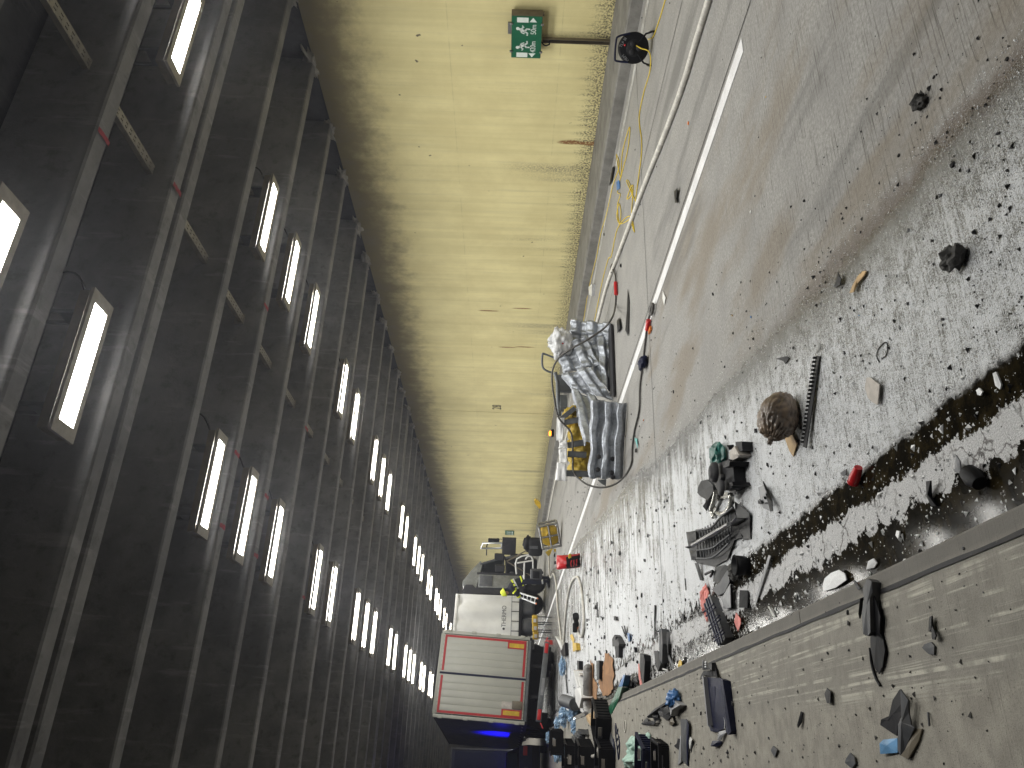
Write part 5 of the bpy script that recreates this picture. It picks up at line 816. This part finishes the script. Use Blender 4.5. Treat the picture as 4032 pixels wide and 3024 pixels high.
# ---------------------------------------------------------------- bag, bar, cup and other single finds on the wet lane
bp = gp('Z6', 790, 1050); bg = thing('rubbish_bag', 'tied brown translucent rubbish bag lying on the wet lane', 'bag', bp + FWD*.12)
def bagm(u, v):
    a = u*2*math.pi; b = v*math.pi; d = Vector((math.sin(b)*math.cos(a), math.sin(b)*math.sin(a), math.cos(b))); pl = 1 + .05*math.sin(a*21 + 2.5*noise.noise(d*2))*max(0, 1-v*1.5) + .07*noise.noise(d*1.6) - .09*(1-2*abs(noise.noise(d*2.6)))**3 - .02*(1-2*abs(noise.noise(d*6 + Vector((3, 1, 2)))))**2
    p = Vector((d.x*.115, d.y*.115, d.z*.15 + (.035 if v < .04 else 0)))*pl; return p
lx_ = Vector((RIGHT.x, RIGHT.y, 0)).normalized(); Mb = Matrix((FWD, -Vector((0, 0, 1)).cross(FWD), Vector((0, 0, 1)))).transposed()
RB = Matrix.Rotation(0, 3, 'Z'); ax = (-lx_ + Vector((0, 0, .45)) - Vector((FWD.x, FWD.y, 0))*.5).normalized(); q_ = Vector((0, 0, 1)).rotation_difference(ax).to_matrix()
bm1 = MB().grid(bagm, 110, 70, True); bm1.v = [q_ @ v + Vector((0, 0, .105)) for v in bm1.v]
for v in bm1.v: v.z = max(v.z, .004)
obj('bag_body', bm1, 'brownbag', bg); kn = MB().lathe([(.022, -.01), (.01, .012), (.016, .026), (.004, .034)], q_ @ Vector((0, 0, .15)) + Vector((0, 0, .105)), q_, 12); obj('knot', kn, 'brownbag', bg)
shard('wood_lath', 'Z6', [(575, 930), (600, 930), (738, 1215), (715, 1300), (690, 1262)], .02, 'wood', 'pale wooden lath sticking out under the rubbish bag', 'wood')
bar = group('black_bar', 'long straight black rail with a toothed edge beside the rubbish bag', 'rail', 'Z6', (830, 940), [('rail', [(862, 645), (888, 650), (800, 1245), (778, 1236)], .035, 'black')])
for i in range(22): obj('tooth', MB().box(gp('Z6', 856 - i*3.7, 660 + i*26, .03), (.008, .012, .02)), 'blackmatte', bar, True)
shard('crumpled_paper', 'Z6', [(1190, 788), (1215, 786), (1275, 835), (1262, 965), (1225, 945), (1200, 920), (1180, 850)], .02, 'paper', 'dirty crumpled paper sheet on the wet lane', 'paper')
a, b = gp('Z6', 1140, 1370, .028), gp('Z6', 1105, 1465, .028); group('red_cup', 'red plastic cone shaped cup at the edge of the brown puddle', 'cup', 'Z6', (1120, 1420), [('cup', MB().tube([a, a.lerp(b, .75), b], [.018, .026, .022], 14), 'red'), ('rim', MB().tube([b, b+(b-a).normalized()*.006], .026, 14), 'red')])
shard('yellow_splinter', 'Z6', [(1160, 100), (1190, 95), (1172, 130), (1130, 180), (1105, 235), (1080, 240), (1100, 190), (1130, 135)], .03, 'wood', 'yellow curved wooden splinter on the wet lane', 'splinter')
one('stone', MB().blob(gp('Z6', 1750, 10, .03), (.04, .055, .035), .45, 2.4, 72, 3, 0, False), 'rock', 'grey stone lump on the wet lane near the picture edge', 'stone')
one('stone', MB().blob(gp('Z3', 1530, 660, .02), (.03, .035, .028), .5, 2, 73, 3, 0, False), 'rock', 'black crumbly lump on the dry brown stained concrete', 'stone')
a, b = gp('Z6', 1850, 1400, .03), gp('Z6', 1925, 1475, .03); one('rubber_stub', MB().tube([a, a.lerp(b, .5), b], [.03, .036, .025], 14), 'black', 'short black rubber stub on the foam strip', 'rubber')
one('wire_loop', MB().tube(smooth_path([gp('Z6', *p, .004) for p in [(1275, 690), (1258, 650), (1270, 600), (1310, 560), (1328, 580), (1320, 640), (1290, 665)]], 5), .0025, 5), 'black', 'thin loop of dark wire on the wet lane', 'wire')
for i, (k, pts, th, m, lb) in enumerate([('Z6', [(2008, 760), (2030, 750), (2065, 835), (2055, 865), (2025, 840)], .025, 'foam', 'long white foam flake floating in the brown puddle'), ('Z6', [(1900, 870), (1920, 855), (1942, 880), (1930, 905), (1910, 900)], .02, 'foam', 'small white foam flake in the brown puddle'), ('Z9', [(905, 480), (920, 430), (960, 395), (1010, 375), (1050, 400), (1060, 440), (990, 490), (915, 515)], .02, 'foam', 'large oval foam patch against the kerb'), ('Z9', [(1190, 370), (1200, 320), (1235, 300), (1258, 330), (1240, 360)], .02, 'foam', 'small round foam patch against the kerb'), ('Z9', [(1385, 120), (1405, 125), (1395, 175), (1378, 150)], .015, 'foam', 'triangular white foam flake near the kerb'),
    ('Z6', [(600, 665), (670, 650), (690, 660), (665, 700), (650, 680)], .03, 'black', 'pointed black shard left of the black rail'), ('Z6', [(862, 630), (880, 560), (900, 570), (885, 610)], .02, 'white', 'white pointed plastic piece above the black rail'), ('Z6', [(975, 200), (990, 170), (1005, 110), (1012, 125), (1025, 150), (1020, 185), (990, 205)], .03, 'black', 'bent black bracket beside the yellow splinter'),
    ('Z6', [(1760, 1400), (1770, 1290), (1795, 1330), (1800, 1410)], .04, 'lightgrey', 'pointed grey plate on the foam strip'), ('Z6', [(1575, 1460), (1605, 1455), (1610, 1560), (1640, 1620), (1610, 1620), (1580, 1560)], .04, 'black', 'black hinged clip on the foam strip'), ('Z6', [(1020, 1405), (1060, 1380), (1055, 1420), (1035, 1425)], .02, 'midgrey', 'grey shard left of the red cup'),
    ('Z9', [(1550, 880), (1565, 858), (1608, 842), (1630, 870), (1628, 925), (1592, 920)], .015, 'midgrey', 'rounded grey shard right of the arch trim'), ('Z9', [(1085, 1560), (1112, 1590), (1118, 1632), (1095, 1659), (1050, 1625), (1057, 1600)], .015, 'midgrey', 'grey shard at the lower picture edge of the raised lane'), ('Z9', [(570, 1545), (585, 1515), (612, 1540), (595, 1590)], .015, 'midgrey', 'small grey leaf shaped shard on the raised lane'), ('Z9', [(1598, 680), (1612, 672), (1618, 740), (1640, 800), (1632, 828), (1615, 825), (1612, 770), (1592, 775)], .04, 'black', 'black bent clip above the rounded grey shard'), ('Z9', [(935, 1140), (958, 1165), (955, 1240), (935, 1240), (918, 1180)], .025, 'black', 'oval black clip with slot on the raised lane'), ('Z9', [(765, 1292), (778, 1300), (770, 1360), (745, 1397), (740, 1380)], .03, 'blackmatte', 'narrow black wedge on the raised lane'), ('Z9', [(1582, 1295), (1590, 1300), (1598, 1388), (1592, 1388)], .02, 'midgrey', 'thin grey splinter right of the fender liner'),
    ('Z5', [(1855, 215), (1868, 300), (1858, 520), (1840, 480), (1850, 350)], .04, 'black', 'long black strip lying beside the crushed barrier'), ('Z5', [(1785, 420), (1800, 400), (1805, 470), (1790, 500)], .05, 'black', 'black scrap near the barrier end'), ('Z5', [(2082, 225), (2100, 270), (2092, 320), (2080, 275)], .01, 'white', 'white paper scrap by the lane line'), ('Z5', [(1602, 200), (1625, 180), (1622, 260), (1605, 250)], .1, 'bagwhite', 'small white bag on the road by the kerb line'), ('Z2', [(1755, 1085), (1765, 1080), (1748, 1180), (1735, 1205)], .05, 'black', 'dark brown bottle shaped scrap by the kerb'), ('Z2', [(1780, 1180), (1800, 1165), (1805, 1220), (1785, 1235)], .06, 'blueplastic', 'small blue plug lying on the yellow cable'), ('Z2', [(2155, 1240), (2175, 1220), (2172, 1300), (2180, 1315), (2162, 1312)], .04, 'black', 'black hook shaped scrap right of the white hose'), ('K5', [(1060, 1125), (1085, 1130), (1090, 1220), (1075, 1170)], .03, 'teal', 'teal cloth scrap in front of the barrier'), ('K5', [(1070, 1225), (1082, 1222), (1080, 1262), (1066, 1258)], .05, 'black', 'black peg in front of the barrier'),
    ('Z8', [(1480, 800), (1495, 790), (1512, 830), (1500, 850)], .06, 'yellow', 'yellow cloth scrap beside the hose loop'), ('Z8', [(1498, 845), (1520, 850), (1525, 895), (1500, 905)], .12, 'yellow', 'yellow boot shaped piece beside the hose loop'), ('Z8', [(1385, 805), (1420, 840), (1432, 880), (1425, 895)], .15, 'white', 'white fan shaped panel near the bumper end'), ('A3', [(285, 1265), (330, 1180), (350, 1220), (385, 1230), (415, 1350), (400, 1400), (290, 1400)], .12, 'black', 'black torn bracket with prongs in the white foam'), ('A3', [(325, 1390), (415, 1380), (405, 1600), (350, 1615), (345, 1500)], .1, 'darkgrey', 'dark grey twisted piece below the pronged bracket'), ('A3', [(455, 1020), (470, 1020), (560, 1250), (545, 1255)], .04, 'black', 'long thin black rod in the foam'), ('A3', [(500, 1010), (520, 1010), (555, 1180), (540, 1200)], .05, 'black', 'second black rod beside the blue stick'), ('A3', [(560, 1155), (600, 1150), (615, 1290), (595, 1315)], .05, 'blueplastic', 'blue stick shaped shard in the foam'), ('A3', [(690, 1410), (755, 1420), (755, 1515), (700, 1515)], .06, 'black', 'square black block in the olive puddle'), ('A3', [(315, 835), (355, 830), (358, 912), (318, 912)], .05, 'black', 'square black block on the white foam'), ('A3', [(0, 570), (12, 570), (25, 860), (0, 860)], .08, 'black', 'long black strip left of the square black block'), ('A3', [(1070, 630), (1090, 630), (1080, 1255), (1062, 1255)], .02, 'black', 'very long thin black rod on the foam'), ('A3', [(20, 1475), (40, 1470), (80, 1555), (60, 1562)], .03, 'darkgrey', 'short dark strip above the torn board'),
    ('K4', [(300, 200), (318, 205), (315, 255), (300, 250)], .2, 'red', 'red lamp stalk end lying by the trailer bumper'), ('K4', [(505, 600), (520, 600), (540, 810), (525, 805)], .08, 'black', 'toothed black strip beside the torn white panel'), ('K4', [(640, 435), (662, 440), (665, 545), (645, 550)], .12, 'black', 'black ribbed box above the grey tank'), ('K4', [(860, 440), (895, 435), (895, 650), (865, 655)], .1, 'black', 'black toothed rail lying on the torn boards'), ('K4', [(450, 330), (500, 230), (510, 380), (480, 390)], .12, 'black', 'black stick bundle at the hose bend')]):
    shard('debris_piece', k, pts, th, m, lb, 'debris')
# ---------------------------------------------------------------- small loose bits
BITL = []
def bit(k, x, y, s_, m, nm, lb, gname):
    z0 = sl(k, x, y); c = gp(k, x, y, z0); sz = max(.004, s_*CROP[k][2]*dep(c)/FPX); n = rnd.choice((4, 5, 6)); a0 = rnd.random()*6; el = rnd.uniform(.45, 1); rot = rnd.random()*3.1
    pts = []
    for i in range(n):
        a = a0 + i*2*math.pi/n; r = sz*rnd.uniform(.6, 1.1); q = Vector((math.cos(a)*r, math.sin(a)*r*el, 0)); pts.append(Vector((q.x*math.cos(rot)-q.y*math.sin(rot), q.x*math.sin(rot)+q.y*math.cos(rot), sz*rnd.uniform(.15, .7))))
    c2 = Vector((0, 0, sz*.6)); bot = [Vector((p.x*.9, p.y*.9, 0.0005)) for p in pts]
    mb = MB().add(pts + bot + [c2], [(i, (i+1) % n, 2*n) for i in range(n)] + [(i, n+i, n+(i+1) % n, (i+1) % n) for i in range(n)]); o = obj(nm, mb, m); o.location = c; tag(o, lb, 'shard', gname); BITL.append((o, m))
BITS = {'Z3': [(1250, 235, 8), (1630, 500, 22), (1585, 757, 16), (2105, 385, 22), (2050, 865, 36), (2110, 795, 14), (1755, 1070, 30), (2110, 1105, 24), (1620, 1385, 10), (1785, 1600, 46), (1405, 1005, 18), (1155, 1505, 14), (770, 1425, 10), (510, 375, 8), (493, 890, 7), (1235, 660, 6), (1005, 950, 10), (530, 1340, 7), (1045, 1445, 9), (1275, 1475, 9), (1385, 1420, 8), (2120, 1630, 11), (640, 1514, 7), (1055, 1058, 7), (2013, 943, 10), (470, 1270, 9), (260, 385, 6), (700, 220, 6), (1160, 655, 7), (850, 1185, 5), (1620, 1560, 22), (1925, 1290, 8)],
 'Z6': [(1390, 130, 14), (1320, 130, 12), (1890, 190, 11), (380, 170, 12), (200, 250, 18), (220, 185, 9), (255, 108, 7), (540, 315, 10), (1460, 310, 22), (1245, 385, 12), (1690, 410, 22), (1175, 325, 16), (1035, 205, 14), (2085, 370, 9), (1935, 95, 14), (1355, 545, 8), (605, 728, 12), (720, 595, 14), (1170, 680, 16), (1417, 715, 10), (1025, 785, 13), (1510, 725, 7), (1693, 730, 7), (485, 930, 11), (550, 992, 10), (480, 1130, 32), (335, 1010, 18), (255, 1045, 13), (385, 1080, 18), (355, 1135, 20), (120, 1080, 18), (280, 1175, 20), (570, 1280, 17), (475, 1250, 12), (120, 1315, 12), (555, 1355, 20), (510, 1378, 13), (660, 1320, 8), (590, 1410, 12), (848, 1358, 14), (125, 1405, 9), (1410, 1550, 18), (1635, 1270, 12), (875, 865, 13), (885, 10, 9), (1030, 20, 9), (1220, 10, 9), (170, 345, 6), (360, 340, 6), (610, 500, 9), (730, 625, 8), (740, 822, 8), (1540, 970, 6), (2130, 375, 9), (740, 180, 5), (890, 195, 11), (830, 520, 6), (1480, 935, 7), (560, 1600, 12), (1310, 1630, 12), (980, 1440, 8), (670, 1480, 8)],
 'Z9': [(1475, 935, 20), (1080, 895, 18), (943, 915, 15), (1825, 238, 24), (2045, 195, 20), (1540, 255, 24), (1795, 400, 18), (1680, 450, 9), (1770, 635, 16), (1825, 480, 8), (1595, 522, 9), (2127, 632, 8), (1705, 757, 10), (1398, 918, 10), (1490, 1138, 10), (1548, 1138, 9), (1208, 1075, 11), (1745, 1225, 13), (1985, 970, 12), (1125, 1315, 18), (710, 1545, 15), (945, 1465, 11), (785, 1510, 10), (560, 1465, 14), (295, 1555, 22), (140, 1535, 18), (75, 1250, 15), (120, 1310, 16), (357, 1167, 11), (497, 1080, 12), (335, 1107, 9), (1075, 650, 22), (1078, 722, 26), (930, 650, 12), (1020, 590, 8), (705, 665, 8), (1950, 520, 7), (965, 1380, 9), (885, 1380, 6), (1160, 1497, 7), (1720, 1420, 10), (1695, 1630, 18), (1520, 1555, 9), (780, 1590, 12), (470, 1370, 12), (388, 1380, 20), (580, 1278, 7), (1455, 705, 6), (520, 1065, 8), (1200, 1430, 6)],
 'A3': [(27, 370, 14), (225, 430, 30), (270, 550, 22), (440, 620, 30), (185, 690, 26), (590, 315, 14), (1055, 48, 16), (1130, 35, 24), (1000, 615, 24), (1380, 395, 16), (850, 450, 34), (1175, 475, 12), (600, 575, 11), (745, 660, 10), (515, 685, 14), (55, 1030, 30), (20, 1280, 26), (690, 1020, 24), (665, 1190, 24), (685, 1270, 22), (1130, 940, 36), (1030, 765, 22), (820, 745, 10), (620, 1040, 9), (120, 1260, 12), (600, 860, 14), (1025, 1450, 20), (1490, 510, 22), (1525, 570, 22), (1410, 640, 14), (1415, 935, 22), (1515, 940, 14), (1460, 1265, 14), (610, 880, 26), (95, 480, 10), (440, 100, 10), (1235, 110, 12), (390, 645, 20), (1560, 430, 18), (1310, 800, 14), (150, 945, 10), (75, 1430, 13), (960, 980, 20), (830, 775, 8)],
 'A4': [(965, 215, 20), (900, 355, 14), (770, 290, 18), (1030, 350, 24), (925, 480, 26), (890, 540, 16), (915, 695, 34), (750, 690, 24), (1025, 810, 38), (430, 1020, 20), (360, 985, 16), (990, 970, 10), (945, 1410, 12), (1060, 1350, 38), (1440, 1420, 42), (1530, 345, 18), (1445, 400, 22), (1435, 530, 26), (1585, 490, 22), (1610, 855, 10), (1660, 990, 34), (1520, 1370, 20), (1295, 1585, 9), (620, 1420, 30), (570, 560, 12), (555, 375, 12), (340, 570, 14), (335, 1190, 14), (955, 1300, 22), (1575, 1135, 9)],
 'Z5': [(2010, 545, 9), (2035, 530, 9), (1885, 700, 8), (2155, 880, 14), (1980, 835, 8), (1905, 515, 6), (2025, 860, 8), (2090, 400, 6), (1815, 60, 20), (1535, 1530, 9), (1465, 1590, 8), (1660, 1480, 8), (2010, 1365, 6), (1930, 990, 9)],
 'Z8': [(1990, 155, 18), (2080, 175, 8), (1880, 175, 7), (2040, 370, 16), (2150, 740, 16), (1640, 165, 8), (1735, 300, 7), (2160, 70, 9), (1700, 480, 6), (2090, 470, 8), (1780, 250, 6), (1950, 540, 20), (1750, 520, 8), (1655, 620, 26), (1480, 610, 8), (1390, 330, 20), (1385, 280, 16)],
 'Z2': [(1950, 115, 10), (2130, 20, 10), (1905, 970, 10), (2065, 985, 9), (2045, 1080, 10), (1940, 1325, 10), (1705, 1520, 14), (1925, 1390, 6), (2000, 1200, 5)]}
NMB = {'Z3': 'small black crumb lying on the dry stained concrete', 'Z6': 'small black plastic shard on the sparkling wet lane', 'Z9': 'small dark shard on the raised lane beside the kerb', 'A3': 'black splinter scattered in the far white foam', 'A4': 'dark scrap around the blue crate half', 'Z5': 'small black scrap near the crushed barrier', 'Z8': 'small dark bit on the far pale lane', 'Z2': 'small black bit by the white hose and kerb'}
for k, L in BITS.items():
    for x, y, s_ in L: bit(k, x, y, s_*.85, rnd.choice(['black', 'black', 'blackmatte', 'darkgrey'] + (['midgrey', 'rock'] if k in ('Z9', 'A4') else [])), 'plastic_shard', NMB[k], NMB[k])
for k, x, y, s_, m, lb in [('Z3', 40, 800, 14, 'orange', 'orange plastic crumb right of the white hose'), ('Z3', 445, 1373, 13, 'white', 'white oval pebble on the concrete by the lane line'), ('Z3', 1855, 1105, 18, 'midgrey', 'grey square shard on the wet lane near the picture edge'), ('Z3', 1675, 1265, 24, 'midgrey', 'grey flat triangular shard on the wet lane'), ('Z3', 1465, 1490, 17, 'midgrey', 'pale grey flake on the wet lane'), ('Z6', 445, 395, 13, 'blueplastic', 'tiny blue bit on the wet lane'), ('Z6', 1145, 385, 11, 'skyblue', 'tiny sky blue bit near the yellow splinter'), ('Z6', 325, 385, 11, 'wood', 'tiny yellow wood splinter on the pale concrete'), ('Z6', 1050, 630, 16, 'midgrey', 'grey flake right of the black rail'), ('Z6', 165, 1240, 16, 'white', 'white teardrop chip above the green film'), ('Z2', 2170, 680, 13, 'yellow', 'yellow chip on the white hose'), ('Z3', 540, 628, 7, 'yellow', 'tiny yellow grain on the concrete'), ('Z5', 1960, 1065, 10, 'orange', 'tiny orange flake before the barrier'), ('A3', 1430, 1010, 30, 'white', 'white oval piece with a dark rim in the foam')]:
    bit(k, x, y, s_, m, 'loose_chip', lb, 'odd coloured chips'); BITL.pop()
for i in range(90):      # more splinters in the far foam
    y = rnd.uniform(6.5, 16); x = XS + .1 + rnd.random()*(.5 + .16*y); c = Vector((x, y, 0)) - EYE; d = c.dot(FWD); u = 1512 + FPX*c.dot(RIGHT)/d; v = 2016 + FPX*c.dot(DOWN)/d
    bit('S', v, 3024 - u, rnd.uniform(4, 11), rnd.choice(['black', 'blackmatte', 'darkgrey']), 'plastic_shard', 'x', 'black splinters scattered in the far white foam')
# each small bit is told apart by its order of distance from the nearest landmark
LM = [('the red cup', 'Z6', 1120, 1420), ('the rubbish bag', 'Z6', 680, 1050), ('the crumpled paper', 'Z6', 1225, 870), ('the yellow splinter', 'Z6', 1130, 170), ('the grey stone lump', 'Z6', 1750, 10), ('the vent cover', 'K6', 985, 620), ('the green film', 'K6', 530, 240), ('the car grille', 'K6', 480, 1030), ('the pink sheet', 'A2', 850, 450), ('the arch trim', 'Z9', 1225, 760), ('the fender liner', 'Z9', 1420, 1400), ('the blue crate half', 'A4', 1250, 650), ('the blue bag', 'A4', 685, 560), ('the trim panel on the raised lane', 'A4', 760, 1250), ('the slotted bracket', 'A4', 400, 850), ('the rounded grey shard', 'Z9', 1590, 890), ('the black crumbly lump', 'Z3', 1530, 660), ('the start of the lane line', 'Z3', 385, 330), ('the wire loop', 'Z6', 1290, 620), ('the steel barrier heap', 'K5', 960, 1200), ('the red bag', 'K8', 1320, 1500), ('the hose nozzle', 'Z8', 1520, 730), ('the pronged bracket', 'A3', 350, 1300), ('the long thin rod', 'A3', 1075, 950), ('the torn brown board', 'K4', 990, 600), ('the cable reel', 'K7', 1960, 600), ('the white paper scrap by the line', 'Z5', 2090, 270), ('the black brick', 'A2', 1390, 400), ('the sleeve of the wire rope', 'Z5', 1990, 450), ('the blue stick in the foam', 'A3', 590, 1230)]
LMP = [(n, gp(k, x, y, 0)) for n, k, x, y in LM]; NEAR = {}
for o, m in BITL:
    n, p = min(LMP, key=lambda q: (q[1].xy - o.location.xy).length); NEAR.setdefault(n, []).append(((p.xy - o.location.xy).length, o, m))
for n, L in NEAR.items():
    L.sort(key=lambda q: q[0])
    for i, (d, o, m) in enumerate(L): o['label'] = ('small %s shard, %s nearest to %s' % ('grey' if m in ('midgrey', 'rock') else 'black', ORD[i], n)) if i else 'small %s shard nearest of all to %s' % ('grey' if m in ('midgrey', 'rock') else 'black', n); o['group'] = 'small shards of the wreck'
# uncountable grit
def scatter(name, n, m, label, fn, size):
    mb = MB(); vs = []; fs = []; i = 0
    while i < n:
        q = fn()
        if q is None: continue
        x, y, z = q; s_ = size()*min(1.0 + y*.06, 2.2); b = len(vs); a = rnd.random()*6
        for k in range(3): vs.append((x + s_*math.cos(a + k*2.1)*rnd.uniform(.6, 1.2), y + s_*math.sin(a + k*2.1)*rnd.uniform(.6, 1.2), z + .0005 + (rnd.random()*.3*s_)))
        vs.append((x + rnd.uniform(-.3, .3)*s_, y + rnd.uniform(-.3, .3)*s_, z + s_*rnd.uniform(.5, 1.0))); fs += [(b, b+1, b+3), (b+1, b+2, b+3), (b+2, b, b+3)]; i += 1
    mb.v = [Vector(v) for v in vs]; mb.f = fs; mb.sm = [False]*len(fs); o = obj(name, mb, m); o['kind'] = 'stuff'; tag(o, label, 'grit'); return o
def wetpt():
    y = 1.6 + 15*rnd.random()**1.9; x = XS + .02 + rnd.random()*(1.2 + .15*y); 
    d = noise.noise(Vector((x*2.3, y*1.4, 4)))*.5 + .5
    if rnd.random() > d*(1.25 - .35*(x-XS)): return None
    if x < 1.25 and y < 5.5 and rnd.random() > .12: return None
    return x, y, 0
def drkpt():
    y = 1.8 + 20*rnd.random()**1.7; x = XS + .02 + rnd.random()*(1.6 + .2*y); d = noise.noise(Vector((x*1.1, y*.8, 14)))*.5 + .5
    return (x, y, 0) if rnd.random() < d*d*1.6 else None
def slbpt():
    y = 1.5 + 14*rnd.random()**1.6; x = XS - .1 - rnd.random()*1.6; return (x, y, ZS) if rnd.random() < noise.noise(Vector((x*2, y*1.3, 24)))*.5 + .6 else None
scatter('foam_sparkle_grains', 26000, 'foam', 'fine white grains standing for foam and sparkle over the wet lane', wetpt, lambda: .0016 + .0035*rnd.random()**4)  # white grains stand in for foam and for glints on the wet lane
scatter('plastic_grit', 2600, 'blackmatte', 'fine black grit scattered over the wet road', drkpt, lambda: .003 + .011*rnd.random()**5)
scatter('plastic_grit', 1500, 'rock', 'fine dark grit scattered over the raised lane', slbpt, lambda: .0025 + .010*rnd.random()**4)
def pudpt():
    y = 2.0 + 5.5*rnd.random(); x = XS + .01 + rnd.random()*.6; return (x, y, 0) if rnd.random() < (noise.noise(Vector((x*7, y*4, 44)))*.5+.5)**2*2 else None
scatter('foam_flakes', 900, 'foam', 'loose white foam flakes floating on the puddle along the kerb', pudpt, lambda: .004 + .014*rnd.random()**4)
# ---------------------------------------------------------------- smoke hanging in the tunnel
hz = obj('haze', MB().box((2.5, 68, 3.2), (30, 190, 8.6)), 'black'); hz['kind'] = 'stuff'; tag(hz, 'thin grey smoke haze hanging through the whole tunnel', 'haze')
hm = bpy.data.materials.new('hazemat'); hm.use_nodes = True; nt = hm.node_tree; nt.nodes.clear(); oo = nt.nodes.new('ShaderNodeOutputMaterial'); pv = nt.nodes.new('ShaderNodeVolumePrincipled')
pv.inputs['Color'].default_value = (.86, .88, 1, 1); pv.inputs['Density'].default_value = .002; pv.inputs['Anisotropy'].default_value = .75; nt.links.new(pv.outputs[0], oo.inputs['Volume'])
hz.data.materials.clear(); hz.data.materials.append(hm)
